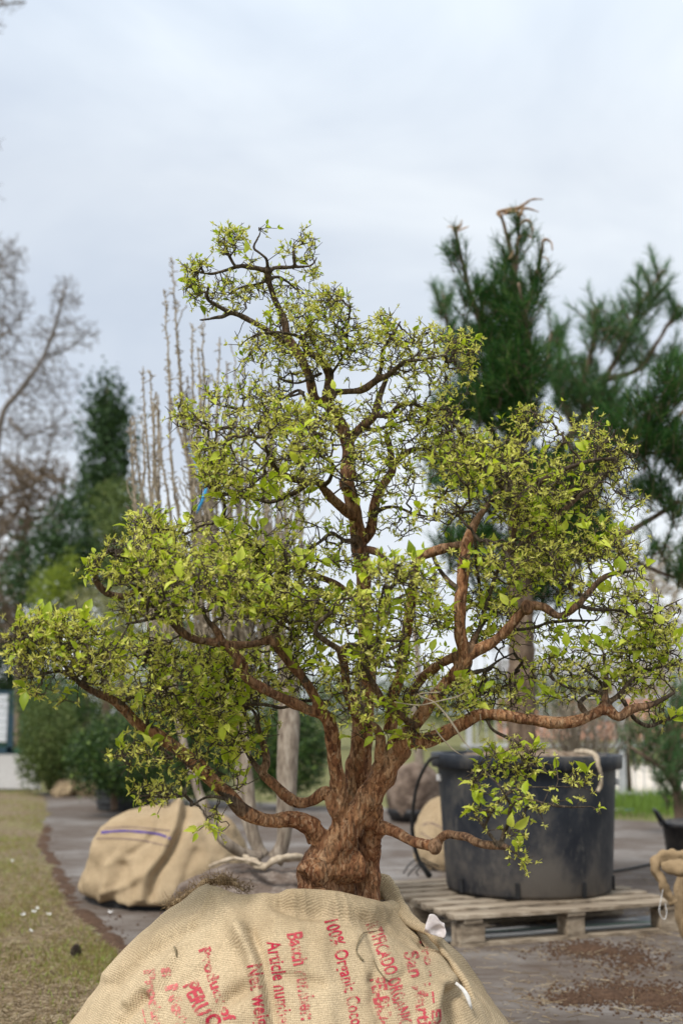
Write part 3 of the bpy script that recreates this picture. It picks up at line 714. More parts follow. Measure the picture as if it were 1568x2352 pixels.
 ([(414, 1445, 8), (413, 1420, 7), (407, 1398, 5), (402, 1370, 3)], -0.32),
 ([(425, 1380, 3), (398, 1394, 5), (363, 1419, 5), (328, 1429, 5), (289, 1433, 4)], -0.40),
 ([(624, 1466, 8), (632, 1450, 8), (645, 1430, 7), (658, 1412, 6.5), (644, 1380, 5), (605, 1338, 4)], -0.20),
 ([(655, 1412, 5), (680, 1395, 4), (690, 1370, 3)], -0.15),
 ([(700, 1560, 6), (675, 1520, 7), (660, 1500, 6), (640, 1490, 4)], 0.0),
 ([(782, 1870, 20), (768, 1850, 18), (755, 1820, 15), (737, 1824, 14), (718, 1837, 13), (688, 1843, 13), (657, 1828, 13), (631, 1805, 13), (604, 1780, 12), (612, 1755, 10), (611, 1729, 9), (602, 1698, 8), (592, 1671, 7), (585, 1640, 5), (560, 1610, 4)], 0.05),
 ([(604, 1782, 8), (577, 1744, 6), (555, 1710, 4)], 0.0),
 # centre
 ([(868, 1790, 16), (870, 1740, 13), (874, 1698, 13), (866, 1674, 13), (840, 1660, 12), (817, 1641, 12), (802, 1610, 12), (794, 1572, 11), (791, 1534, 11), (783, 1502, 11), (776, 1490, 9), (748, 1472, 8), (722, 1450, 7), (734, 1426, 7), (765, 1405, 4)], -0.34),
 ([(782, 1502, 8), (795, 1485, 8), (811, 1480, 6), (832, 1483, 5), (850, 1490, 3)], -0.30),
 ([(950, 1672, 10), (924, 1644, 9), (888, 1623, 9), (871, 1592, 9), (853, 1563, 7), (839, 1539, 6), (830, 1520, 4)], -0.30),
 ([(755, 1610, 6), (700, 1610, 5), (650, 1625, 5), (611, 1618, 5), (551, 1618, 5), (500, 1605, 5), (455, 1620, 3)], -0.1),
 ([(825, 1500, 4), (860, 1483, 5), (896, 1490, 5), (931, 1475, 4), (969, 1468, 3)], -0.28),
 ([(866, 1480, 5), (867, 1430, 5.5), (871, 1391, 5), (882, 1345, 4)], -0.36),
 ([(800, 1455, 3), (840, 1460, 4), (880, 1470, 5), (920, 1472, 4)], -0.2),
]
TY = 3.0
skel = trace_limbs(LIMBS, TY, 0.006, jitter=0.004)
tree = empty('dogwood_tree', tuple(P(810, 2055, TY+0.02)), 'gnarled tree with red flaking trunk and lime green leaves, rising from the printed burlap ball', 'tree')
def ground_tube(mbx, c, n=12):
    mbx.tube([r[:3] for r in c], [r[3] for r in c], n=n)
thickmb = MB()
for c in skel: ground_tube(thickmb, c)
# knots and burls
for u, v, d, r in ((716, 2008, -0.02, 30), (855, 1862, -0.06, 24), (843, 1885, -0.07, 18), (776, 1800, 0.0, 20), (1062, 1518, -0.12, 23), (998, 1944, -0.24, 15), (632, 1470, -0.25, 14), (800, 1090, 0.04, 20), (796, 1112, 0.04, 19), (770, 1960, -0.06, 36), (1390, 1624, -0.12, 16), (553, 1530, -0.25, 17), (880, 1775, -0.07, 30), (756, 905, 0.04, 18), (1210, 1395, -0.2, 15)):
    c = P(u, v, TY+d); rr2 = r*pm(TY)
    prof = [(rr2*math.sin(math.pi*i/8)+1e-4, -rr2*math.cos(math.pi*i/8)*1.15) for i in range(9)]
    thickmb.lathe(prof, tuple(c), 12)
tmp = thickmb.build('trunk_source', None)
rm = tmp.modifiers.new('r', 'REMESH'); rm.mode = 'VOXEL'; rm.voxel_size = 0.0028
dg = bpy.context.evaluated_depsgraph_get(); dg.update()
tme = bpy.data.meshes.new_from_object(tmp.evaluated_get(dg)); bpy.data.objects.remove(tmp)
nv = len(tme.vertices); co = np.zeros(nv*3, dtype=np.float32); tme.vertices.foreach_get('co', co); co = co.reshape(-1, 3).astype(float)
# light smoothing over edges
ed = np.zeros(len(tme.edges)*2, dtype=np.int32); tme.edges.foreach_get('vertices', ed); ed = ed.reshape(-1, 2)
for _ in range(2):
    acc = np.zeros_like(co); cnt = np.zeros(nv)
    np.add.at(acc, ed[:, 0], co[ed[:, 1]]); np.add.at(acc, ed[:, 1], co[ed[:, 0]])
    np.add.at(cnt, ed[:, 0], 1); np.add.at(cnt, ed[:, 1], 1)
    co = co*0.5+0.5*acc/np.maximum(cnt, 1)[:, None]
# thickness attribute from the nearest skeleton point, and bark relief
from mathutils import kdtree
allc = np.vstack(skel); kd = kdtree.KDTree(len(allc))
for i, r in enumerate(allc): kd.insert(r[:3], i)
kd.balance()
tme.vertices.foreach_set('co', co.astype(np.float32).ravel()); tme.update()
nor = np.zeros(nv*3, dtype=np.float32); tme.vertices.foreach_get('normal', nor); nor = nor.reshape(-1, 3)
thick = np.zeros(nv)
for i in range(nv):
    p = Vector(co[i]); _, k, _ = kd.find(p); r = allc[k, 3]
    z = p.z; t_ = min(1, max(0, (r-0.0055)/0.0085)); thick[i] = t_*min(1, max(0.12, 1.12-(z-1.30)*0.95))
    q = Vector((p.x*1.7, p.y*1.7, p.z*0.62)); w = noise.noise_vector(q*9)*0.03
    rel = noise.noise((q+w)*38)*0.55+(0.5-abs(noise.noise((q+w)*70)))*0.5+noise.noise(q*13)*0.9
    a = min(0.0075, r*0.17)*(1.0 if r > 0.02 else 0.8)
    if r > 0.025:   # fluted old trunk
        ang = math.atan2(p.y-BC.y-0.02, p.x-BC.x)
        rel += 1.9*noise.noise(Vector((p.x*20+p.z*9, p.y*20, p.z*2.2)))
    co[i] += nor[i]*rel*a
tme.vertices.foreach_set('co', co.astype(np.float32).ravel())
at = tme.attributes.new('thick', 'FLOAT', 'POINT'); at.data.foreach_set('value', thick.astype(np.float32))
link('trunk', tme, M_bark, tree)
print('trunk verts', nv)

# foliage pads: u, v, ru, rv, depth, rdepth, weight
PADS = [
 (528, 555, 38, 34, -.06, .05, 1.7), (598, 520, 14, 16, -.08, .02, 1.4), (452, 648, 36, 66, 0, .06, 1.7), (690, 562, 44, 42, .02, .06, 1.0), (600, 585, 50, 45, -.05, .10, .35), (640, 565, 40, 34, 0, .08, .5),
 (565, 655, 95, 50, .05, .12, .55), (500, 680, 60, 50, .0, .1, .8), (470, 725, 40, 14, -.02, .04, 1.0), (650, 650, 75, 40, .06, .1, .4), (715, 600, 20, 50, .03, .05, .5), (600, 720, 70, 50, -.08, .1, .6),
 (765, 705, 46, 44, -.02, .09, 1.3), (755, 765, 78, 60, -.02, .13, 1.0), (690, 720, 45, 60, .05, .12, .7), (600, 790, 75, 55, -.05, .13, .7), (560, 820, 30, 60, -.05, .08, .5), (690, 840, 75, 55, 0, .16, .5), (820, 810, 60, 70, 0, .14, .7),
 (890, 745, 26, 34, -.12, .05, 1.3), (960, 795, 100, 44, -.1, .15, .9), (1062, 810, 42, 58, -.2, .10, 1.6), (900, 830, 80, 50, .05, .15, .5), (1000, 880, 90, 55, -.05, .18, .8), (900, 940, 110, 60, .05, .22, .65), (1010, 950, 60, 34, -.1, .13, .9),
 (510, 910, 45, 34, .05, .09, 1.0), (430, 955, 38, 34, -.2, .08, 1.5), (600, 905, 90, 45, .03, .14, .9), (640, 960, 120, 60, -.1, .22, .9), (520, 1000, 100, 65, -.2, .20, 1.1), (560, 1075, 110, 75, -.2, .25, 1.0), (690, 1040, 90, 85, -.25, .24, .9), (740, 960, 60, 50, -.2, .12, .9),
 (540, 1130, 90, 34, -.15, .15, .9), (650, 1160, 100, 30, -.1, .15, .5), (500, 1090, 45, 50, -.2, .12, 1.0), (850, 1085, 80, 70, .0, .22, .7), (800, 1010, 50, 40, -.2, .08, .6),
 (970, 1010, 110, 70, .08, .25, .9), (1060, 1060, 100, 80, -.1, .26, 1.0), (960, 1110, 90, 55, .05, .2, .8), (1225, 985, 78, 56, -.05, .16, 1.2), (1130, 1040, 110, 60, -.1, .22, .9), (1180, 1110, 130, 90, -.15, .26, 1.0), (1330, 1000, 75, 55, -.1, .16, 1.0), (1400, 1040, 70, 40, -.18, .12, 1.3), (1430, 1090, 50, 50, -.1, .1, 1.2), (1330, 1110, 110, 70, 0, .2, .8), (1060, 1180, 110, 50, -.1, .2, .8), (1240, 1190, 130, 55, 0, .24, .8), (1380, 1160, 60, 50, .05, .12, .8), (1450, 1150, 35, 35, 0, .08, .6), (900, 1200, 60, 50, .1, .15, .4),
 (380, 1215, 90, 45, -.25, .16, 1.1), (270, 1262, 40, 22, -.38, .06, 1.3), (215, 1310, 26, 32, -.40, .05, 1.8), (300, 1330, 60, 26, -.4, .08, .9), (480, 1240, 150, 62, -.15, .26, 1.0), (340, 1285, 90, 45, -.35, .16, 1.0), (430, 1320, 160, 60, -.35, .25, 1.1), (600, 1290, 140, 75, -.15, .28, .9), (720, 1225, 100, 50, -.05, .2, .5), (560, 1370, 150, 60, -.25, .25, 1.0), (380, 1395, 90, 35, -.38, .14, .9), (690, 1370, 110, 70, -.15, .25, .9), (300, 1400, 50, 20, -.38, .06, .8), (700, 1290, 80, 50, .1, .15, .6),
 (90, 1440, 80, 34, -.38, .12, 1.1), (45, 1470, 44, 55, -.38, .10, 1.1), (170, 1450, 85, 45, -.33, .15, 1.1), (130, 1510, 110, 48, -.36, .16, 1.0), (230, 1520, 100, 60, -.3, .18, .9), (60, 1545, 44, 34, -.4, .08, .8), (330, 1500, 100, 55, -.2, .22, .9), (300, 1570, 110, 45, -.25, .18, .8), (430, 1550, 100, 75, -.15, .26, .9), (520, 1520, 90, 60, -.1, .25, .7), (440, 1640, 110, 55, -.15, .22, .9), (560, 1650, 90, 60, 0, .2, .7), (350, 1630, 60, 30, -.25, .12, .6), (560, 1590, 90, 45, 0, .2, .6),
 (640, 1540, 110, 60, 0, .25, .8), (680, 1460, 90, 55, -.1, .22, .8), (760, 1400, 80, 60, -.2, .2, .9), (800, 1300, 60, 40, -.15, .14, .7), (900, 1310, 75, 40, -.45, .10, 1.3), (860, 1400, 80, 60, -.3, .18, .9), (960, 1340, 60, 60, -.3, .18, .8), (980, 1430, 70, 60, -.1, .22, .9), (880, 1500, 100, 55, -.2, .24, .9), (780, 1540, 90, 50, -.15, .2, .7), (960, 1530, 80, 45, 0, .2, .7), (800, 1620, 70, 50, -.25, .15, .5), (930, 1610, 80, 55, -.1, .2, .6), (720, 1620, 60, 40, -.05, .15, .4),
 (1150, 1290, 110, 60, -.15, .24, .9), (1130, 1380, 80, 60, -.05, .2, .8), (1260, 1280, 110, 60, -.1, .22, .9), (1390, 1260, 70, 50, -.1, .16, .9), (1450, 1300, 45, 55, -.2, .1, 1.0), (1300, 1350, 100, 40, -.15, .18, .7), (1430, 1390, 90, 50, -.1, .16, .8), (1520, 1420, 50, 40, -.05, .1, .7), (1130, 1460, 70, 40, 0, .15, .6), (1270, 1450, 90, 34, -.05, .14, .5), (1120, 1590, 80, 55, .1, .2, .9), (1040, 1600, 60, 45, -.2, .14, .7), (1200, 1560, 50, 50, .05, .15, .4), (1190, 1620, 70, 30, -.15, .1, .4),
 (1300, 1530, 80, 44, -.15, .15, .8), (1400, 1500, 80, 50, -.1, .16, .8), (1500, 1490, 70, 60, -.05, .15, .9), (1530, 1560, 45, 50, -.05, .12, .9), (1440, 1570, 80, 45, -.05, .16, .8), (1520, 1630, 50, 34, -.05, .1, .7), (1290, 1600, 50, 24, -.1, .1, .5), (1350, 1580, 50, 40, -.1, .12, .5),
 (1170, 1745, 85, 40, -.22, .12, .7), (1230, 1780, 60, 34, -.25, .1, .45), (1290, 1852, 100, 18, -.36, .06, 1.2), (1110, 1850, 34, 45, -.28, .07, .5), (1190, 1815, 60, 34, -.33, .08, .4), (1330, 1790, 40, 18, -.30, .05, .8), (1190, 1970, 32, 26, -.30, .04, .5), (1190, 1900, 40, 30, -.32, .05, .3), (1090, 1790, 24, 34, -.30, .05, .5),
 (320, 1730, 90, 34, -.30, .10, .6), (430, 1760, 70, 40, -.2, .12, .45), (350, 1820, 80, 26, -.26, .08, .9), (520, 1790, 60, 45, -.1, .12, .4), (500, 1880, 50, 40, -.22, .08, .35), (500, 1700, 80, 40, -.1, .15, .6), (590, 1720, 60, 40, -.05, .12, .4), (90, 1590, 50, 20, -.4, .06, .5), (160, 1610, 60, 14, -.35, .06, .3), (880, 1690, 60, 30, -.2, .1, .35), (960, 1690, 40, 25, -.2, .08, .4),
]
pts = sample_pads(PADS, TY, 0.0108)
# thin where crowded: keep a minimum spacing
def thin_points(pts, dmin):
    cell = {}; keep = []
    for i, p in enumerate(pts):
        k = tuple(np.floor(p/dmin).astype(int)); ok = True
        for a in (-1, 0, 1):
            for b in (-1, 0, 1):
                for c in (-1, 0, 1):
                    for j in cell.get((k[0]+a, k[1]+b, k[2]+c), ()):
                        if np.linalg.norm(pts[j]-p) < dmin: ok = False; break
                    if not ok: break
                if not ok: break
            if not ok: break
        if ok: keep.append(i); cell.setdefault(k, []).append(i)
    return pts[keep]
cl = np.array([noise.noise(Vector(p)*7.5)+0.5*noise.noise(Vector(p)*19) for p in pts]); hi = np.clip((pts[:, 2]-1.3)/0.5, 0, 1)
pts = pts[cl > -0.19+0.03*hi]
pts = thin_points(pts, 0.0112)
print('tree points', len(pts))
A, B, RA, RB, tips, mids = grow([c[::3] for c in skel], pts, bias=0.22, tip_r=0.00105, kink=0.20, max_r=0.0052)
# short spurs
V1, Q1 = prisms(A, B, RA, RB, 5)
allp = np.vstack([tips[0], mids[0]]); alld = np.vstack([tips[1], mids[1]])
sp_i = rng.integers(0, len(allp), 14000); s0 = allp[sp_i]; sdv = unit(alld[sp_i]*0.5+rng.normal(size=(14000, 3))*0.6+np.array([[0, 0, 0.25]])); sL = rng.uniform(.008, .036, 14000)[:, None]
V2, Q2 = prisms(s0, s0+sdv*sL, np.full(14000, .0011), np.full(14000, .0007), 4)
V = np.vstack([V1, V2]); Q = np.vstack([Q1, Q2+len(V1)])
me = np_mesh('twigs', V, Q, {'thick': np.zeros(len(V))}); link('twigs', me, M_bark, tree)
# leaves: pairs at tips and some along twigs; more and larger on the lit outside
tp_, td = tips; mp_, md = mids; se, sdd = (s0+sdv*sL), sdv
sel = rng.random(len(mp_)) < 0.25
src_p = np.vstack([tp_, mp_[sel], se[::4]]); src_d = np.vstack([td, md[sel], sdd[::4]])
def lush(p, off): return min(1, max(0.15, 0.86+1.4*noise.noise(Vector(p)*6.5+Vector((off, 0, 0)))+0.5*noise.noise(Vector(p)*17)-0.45*max(0, min(1, (p[0]-.25)/.3))*max(0, min(1, (p[2]-1.5)/.2))))
pos = []; dirs = []; size = []
for i in range(len(src_p)):
    if rng.random() > lush(src_p[i], 4.0): continue
    k = rng.choice([0, 2, 2, 4], p=[0.22, 0.38, 0.2, 0.2]); big = rng.random() < 0.10*(1.6 if src_p[i][2] < 1.75 else 0.35)
    if k == 0: continue
    d = src_d[i]; side = np.cross(d, rng.normal(size=3)); side /= np.linalg.norm(side)+1e-9
    for j in range(k):
        s = side if j < 2 else np.cross(side, d)
        sg = 1 if j % 2 == 0 else -1
        dd = d*0.75+s*sg*0.75+rng.normal(size=3)*0.18+np.array([0, 0, 0.30]); pos.append(src_p[i]); dirs.append(dd)
        size.append((rng.uniform(.028, .050) if big else .008+.017*rng.random()**1.5)*(1 if j < 2 else 0.7)*(0.85 if src_p[i][2] > 1.75 else 1))
pos = np.array(pos); D = unit(np.array(dirs)); size = np.array(size)
# leaf blades face the sky more often than not
up = np.tile(np.array([[0.0, -0.35, 1.0]]), (len(D), 1))+rng.normal(size=D.shape)*0.55
X = unit(np.cross(D, up)); Z = np.cross(X, D)
lv, lq, lvar = scatter(LV, LF, pos, X, D, Z, size, np.clip(rng.normal(.45, .28, len(pos))+np.where(size > .028, .2, 0), 0, 1))
me = np_mesh('leaves', lv, lq, {'var': lvar}); link('leaves', me, M_leaf, tree)
# long dead twigs hanging through the crown
mbx = MB()
for lst in ([(1010, 1590, 2.62, 1.6), (960, 1595, 2.62, 1.8), (995, 1612, 2.62, 1.8), (1022, 1640, 2.62, 2.2), (1045, 1672, 2.62, 2.4), (1062, 1700, 2.62, 1.4), (1088, 1728, 2.62, .8)], [(905, 1612, 2.64, 1), (960, 1620, 2.62, 1.4), (1000, 1612, 2.62, 1.5), (1050, 1600, 2.62, 1.3), (1068, 1590, 2.62, .8)], [(990, 1660, 2.66, 1.2), (1010, 1690, 2.66, 1.6), (1040, 1722, 2.66, 1.4), (1062, 1735, 2.66, .8)], [(1102, 1640, 2.8, 1.2), (1104, 1668, 2.78, 1), (1098, 1690, 2.77, .7)]):
    c = catmull(pth(lst), .01); q0 = MB(); q0.tube([r[:3] for r in c], [r[3] for r in c], n=5)
    q0.build('dead_twig', M_twigpale, tree, smooth=True)
# spent yellowish blossom tufts
fp = np.vstack([tp_, mp_[~sel][::2], se[1::2]]); fd = np.vstack([td, md[~sel][::2], sdd[1::2]])
keep = rng.random(len(fp)) < np.array([.45+.5*lush(p, 0.0) for p in fp]); fp, fd = fp[keep], fd[keep]
parts = []
for k in range(9):
    D = unit(fd*0.35+rng.normal(size=fd.shape)*0.8+np.array([[0, 0, .2]])); X, Y_, Z = frames(D)
    parts.append(scatter(DV if k % 2 else [(-.07, 0, 0), (.07, 0, 0), (.10, .8, .0), (-.05, 1, 0)], DF, fp+fd*rng.uniform(0, .006, (len(fp), 1)), X, Y_, Z, rng.uniform(.005, .015, len(fp)), np.clip(rng.normal(.5, .28, len(fp)), 0, 1)))
fv, fq, fvar = cat_meshes(parts)
me = np_mesh('blossom_tufts', fv, fq, {'var': fvar}); link('blossom_tufts', me, M_flower, tree, smooth=False)
print('leaves', len(pos), 'tufts', len(fp))

# ================================================================== GROUND
def grid_sheet(name, mat, x0, x1, y0, y1, step, zf, inside=None):
    nx = int((x1-x0)/step)+1; ny = int((y1-y0)/step)+1
    xs = np.linspace(x0, x1, nx); ys = np.linspace(y0, y1, ny)
    V = np.array([(x, y, zf(x, y)) for y in ys for x in xs]); Q = []
    for j in range(ny-1):
        for i in range(nx-1):
            if inside is None or inside((xs[i]+xs[i+1])/2, (ys[j]+ys[j+1])/2): Q.append((j*nx+i, j*nx+i+1, (j+1)*nx+i+1, (j+1)*nx+i))
    o = link(name, np_mesh(name, V, np.array(Q)), mat); return tag(o, kind='structure')
M_ground = simple('rough_field', [(0.3, (0.09, 0.085, 0.04)), (0.5, (0.15, 0.15, 0.06)), (0.7, (0.24, 0.21, 0.11))], 1.2, 0.95, 0.5, 0.03, spec=0.1)
mb = MB(); mb.add([(-500, -20, -.02), (500, -20, -.02), (500, 900, -.02), (-500, 900, -.02)], [(0, 1, 2, 3)]); tag(mb.build('ground', M_ground), kind='structure')
# woven weed mat
m, t, b, _ = new_mat('dusty_weed_mat'); tcn = N(t, 'ShaderNodeTexCoord').outputs['Object']
n1 = noise_tex(t, 0.9, 7, 0.62, vec=tcn); n2 = noise_tex(t, 5, 8, 0.74, vec=tcn, stretch=(0.45, 1.5, 1), dist=.6); n3 = noise_tex(t, 60, 4, 0.7, vec=tcn)
c = ramp(t, n1, [(0.36, (0.095, 0.068, 0.050)), (0.50, (0.145, 0.122, 0.104)), (0.62, (0.225, 0.205, 0.188))])
c = mixc(t, ramp(t, n2, [(0.44, (0, 0, 0)), (0.66, (.8, .8, .8))]), c, (0.062, 0.038, 0.024))
c = mixc(t, ramp(t, n3, [(0.60, (0, 0, 0)), (0.74, (.6, .6, .6))]), c, (0.10, 0.07, 0.05))
t.links.new(c, b.inputs['Base Color']); b.inputs['Roughness'].default_value = 0.7; b.inputs['Specular IOR Level'].default_value = 0.3
t.links.new(ramp(t, n2, [(0.4, (.6, .6, .6)), (0.65, (.95, .95, .95))]), b.inputs['Roughness'])
q = bump(t, b, n2, 0.5, 0.02); bump(t, b, n3, 0.5, 0.004, q)
M_mat = m
def mat_z(x, y): return 0.004+0.010*abs(noise.noise(Vector((x*1.1, y*1.7, 0))))+0.006*max(0, noise.noise(Vector((x*3, y*6, 4))))
def mat_in(x, y): return y < 14.2-0.62*(x-0.5)+(0.25*noise.noise(Vector((x*2, 0, 0)))) and y < 17
grid_sheet('weed_mat', M_mat, -5.2, 7.5, 1.2, 17, 0.06, mat_z, mat_in)
# verge
EDGE = [G(*p) for p in ((86, 1800), (104, 1850), (112, 1874), (99, 1900), (84, 1944), (112, 1990), (134, 2044), (152, 2083), (214, 2143), (269, 2193), (345, 2290), (400, 2400), (440, 2560))]
def edge_x(y):
    for a, b_ in zip(EDGE, EDGE[1:]):
        if b_.y <= y <= a.y: s = (y-b_.y)/(a.y-b_.y); return b_.x*(1-s)+a.x*s
    return EDGE[0].x if y > EDGE[0].y else EDGE[-1].x
def verge_z(x, y):
    d = edge_x(y)-x; return 0.008+min(1, max(0, d*5))*(0.022+0.016*noise.noise(Vector((x*3, y*3, 0)))+0.008*noise.noise(Vector((x*11, y*11, 2))))
m, t, b, _ = new_mat('dry_turf'); tcn = N(t, 'ShaderNodeTexCoord').outputs['Object']
n1 = noise_tex(t, 1.5, 6, 0.65, vec=tcn); n2 = noise_tex(t, 28, 7, 0.75, vec=tcn); n3 = noise_tex(t, 90, 4, 0.7, vec=tcn, stretch=(1, .4, 1))
c = ramp(t, n2, [(0.3, (0.07, 0.05, 0.033)), (0.5, (0.20, 0.15, 0.095)), (0.7, (0.38, 0.31, 0.20))])
c = mixc(t, ramp(t, n1, [(0.45, (0, 0, 0)), (0.62, (.55, .55, .55))]), c, (0.20, 0.20, 0.07))
t.links.new(c, b.inputs['Base Color']); b.inputs['Roughness'].default_value = 0.95; b.inputs['Specular IOR Level'].default_value = 0.1
q = bump(t, b, n2, 0.9, 0.02); bump(t, b, n3, 0.7, 0.006, q)
M_turf = m
grid_sheet('verge', M_turf, -7.5, -0.6, 2.0, 16.9, 0.035, verge_z, lambda x, y: x < edge_x(y)+0.05*noise.noise(Vector((x*6, y*6, 0)))+0.02)
# dark crack of earth along the verge edge
M_gravel = simple('pale_gravel', [(0.35, (0.26, 0.24, 0.22)), (0.65, (0.42, 0.40, 0.37))], 9, 0.95, 0.5, 0.02, spec=0.1)
rd = [G(95, 1812), G(-500, 1812), G(-500, 1733), G(75, 1733)]
mb = MB(); mb.add([(p.x, p.y, 0.001) for p in rd], [(0, 1, 2, 3)]); tag(mb.build('gravel_road', M_gravel), kind='structure')
M_sand = simple('pale_path_beyond_fence', [(0.35, (0.52, 0.46, 0.38)), (0.65, (0.66, 0.60, 0.52))], 2, 0.95, 0.3, 0.02, spec=0.1)
mb = MB(); mb.add([(3.0, 15.9, 0.001), (40, 15.9, 0.001), (40, 26, 0.001), (3.0, 26, 0.001)], [(0, 1, 2, 3)]); tag(mb.build('sandy_path', M_sand), kind='structure')

def blades(n, area, h, mat, name, cols=(0, 1), lean=0.5, w=0.0022, clump=None, zf=None):
    pos = []
    while len(pos) < n:
        x, y = area()
        if clump and clump(x, y) < rng.random(): continue
        pos.append((x, y, zf(x, y) if zf else 0.01))
    pos = np.array(pos); D = rng.normal(size=(n, 3))*lean; D[:, 2] = np.abs(D[:, 2])*0.4+0.75; D = unit(D)
    X, Y_, Z = frames(D); s = rng.uniform(h*.4, h, n)
    T = [(-w/h, 0, 0), (w/h, 0, 0), (w/h*.8, .5, .06), (-w/h*.8, .5, .06), (0, 1, .2), (0, 1, .2)]
    Fc = [(0, 1, 2, 3), (3, 2, 4, 5)]
    V, Q, R = scatter(T, Fc, pos, X, Y_, Z, s, np.clip(rng.uniform(*cols, n), 0, 1))
    o = link(name, np_mesh(name, V, Q, {'var': R}), mat); return o
M_grass = leafy('verge_grass', [(0, (0.24, 0.17, 0.085)), (0.5, (0.27, 0.225, 0.085)), (0.8, (0.25, 0.28, 0.07)), (1, (0.28, 0.37, 0.08))], 0.3, 0.6, 0.2)
M_straw = leafy('dry_straw', [(0, (0.13, 0.09, 0.05)), (0.5, (0.34, 0.25, 0.15)), (1, (0.58, 0.48, 0.33))], 0.1, 0.8, 0.1)
def varea():
    while True:
        v = 1815+rng.random()**1.0*560; u = -60+rng.random()*480; g = G(u, v)
        if g.x < edge_x(g.y)-0.01: return g.x, g.y
def gclump(x, y): return max(0.02, min(1, 0.36+1.9*noise.noise(Vector((x*1.6, y*1.0, 3)))))*(0.12+0.88*min(1, max(0, (y-4.7+0.9*noise.noise(Vector((x*2.5, y*2.0, 8))))/1.3)))
o = blades(13000, varea, 0.036, M_grass, 'grass', (0, 1), clump=gclump, zf=verge_z, w=0.0026)
tag(o, 'short patchy grass growing on the dry verge at left', 'grass', kind='stuff')
def sarea():
    while True:
        x, y = varea()
        if y < 9 or rng.random() < .3: return x, y
n = 16000; ps = np.array([(*sarea(), 0) for _ in range(n)]); ps[:, 2] = [verge_z(a, b_)+.004 for a, b_ in ps[:, :2]]
D = rng.normal(size=(n, 3)); D[:, 2] *= 0.16; D = unit(D)
V, Q = prisms(ps, ps+D*rng.uniform(.012, .06, n)[:, None], np.full(n, .0012), np.full(n, .0008), 3)
o = link('straw', np_mesh('straw', V, Q, {'var': np.repeat(rng.random(n), 6)}), M_straw, smooth=False)
tag(o, 'brown straw and dead needles littering the verge', 'straw', kind='stuff')
# straw and chips on the mat
def marea():
    while True:
        u = 900+rng.random()*720; v = 2000+rng.random()**.8*360; g = G(u, v)
        k = 0.25+math.exp(-((v-2135)/30)**2)+0.5*math.exp(-((v-2080)/40)**2)
        if rng.random() < k*max(0.1, .5+noise.noise(Vector((g.x*3, g.y*3, 5)))): return g.x, g.y
n = 2600; ps = np.array([(*marea(), 0) for _ in range(n)]); ps[:, 2] = [mat_z(a, b_)+.002 for a, b_ in ps[:, :2]]
D = rng.normal(size=(n, 3)); D[:, 2] *= 0.08; D = unit(D)
V, Q = prisms(ps, ps+D*(rng.uniform(.2, 1, n)**2*0.09+.008)[:, None], np.full(n, .0014), np.full(n, .0008), 3)
o = link('straw', np_mesh('straw', V, Q, {'var': np.repeat(rng.random(n), 6)}), M_straw, smooth=False)
tag(o, 'loose straw scattered on the weed mat near the pallet', 'straw', kind='stuff')
# soil spills
def clods(name, label, centres, n, smax, mat):
    ico = MB(); bm = bmesh.new(); bmesh.ops.create_icosphere(bm, subdivisions=1, radius=1); tv = [tuple(v.co) for v in bm.verts]; tf = [[v.index for v in f.verts] for f in bm.faces]; bm.free()
    pos = []; wts = np.array([c[4] for c in centres], float); wts /= wts.sum()
    for _ in range(n):
        c = centres[rng.choice(len(centres), p=wts)]; u = c[0]+rng.normal()*c[2]; v = c[1]+rng.normal()*c[3]
        if v < 1700: continue
        g = G(u, v); pos.append((g.x, g.y, mat_z(g.x, g.y)+.001))
    pos = np.array(pos); n = len(pos); D = unit(rng.normal(size=(n, 3))); X, Y_, Z = frames(D)
    sc = rng.uniform(.2, 1, n)**2.2*smax+.002
    X = X*rng.uniform(.6, 1.4, n)[:, None]; Z = Z*rng.uniform(.5, 1.2, n)[:, None]
    V, Q, R = scatter(tv, tf, pos, X, D, Z, sc, np.zeros(n))
    return tag(link(name, np_mesh(name, V, Q), mat), label, 'soil', kind='stuff')
M_clod = simple('damp_soil', [(0.3, (0.04, 0.022, 0.014)), (0.7, (0.12, 0.072, 0.045))], 60, 0.95, 0.5, 0.004, spec=0.15)
clods('spilled_soil', 'dark crumbs of soil spilled on the weed mat at lower right', [(1380, 2190, 60, 12, 2.0), (1450, 2215, 40, 14, 1.2), (1320, 2180, 50, 8, 1), (1420, 2285, 70, 16, 3), (1520, 2300, 50, 18, 2.5), (1320, 2300, 40, 8, 1), (1400, 2250, 120, 45, .15)], 4200, 0.0075, M_clod)
clods('spilled_soil', 'dark crumbs of soil along the edge of the verge at left', [(100, 1930, 12, 30, 1), (120, 2010, 10, 30, 1), (148, 2080, 12, 30, 1), (215, 2150, 25, 25, 1), (260, 2120, 60, 50, .5), (300, 2110, 70, 30, .4)], 500, 0.009, M_clod)
def mound(name, label, blobs, x0, x1, y0, y1, step, mat, edge=False):
    def h(x, y):
        if edge: k = math.exp(-((edge_x(y)+.05-x)/.075)**2)*(.8 if 4 < y < 12 else .35)
        else:
            k = 0
            for (u, v, ru, rv, a) in blobs:
                c = G(u, v); rx = ru*pm(c.y); ry = abs(G(u, v-rv).y-c.y); k = max(k, a*math.exp(-((x-c.x)/rx)**2-((y-c.y)/ry)**2))
        n_ = noise.noise(Vector((x*4, y*5, 1)))*.5+noise.noise(Vector((x*11, y*13, 5)))*.5+noise.noise(Vector((x*34, y*38, 9)))*.35
        return mat_z(x, y)+.03*(k*(.75+n_*1.1)-.42)
    ok = lambda x, y: h(x, y) > mat_z(x, y)-.01
    o = grid_sheet(name, mat, x0, x1, y0, y1, step, lambda x, y: min(h(x, y), mat_z(x, y)+.022), ok); o['kind'] = 'stuff'; tag(o, label, 'soil')
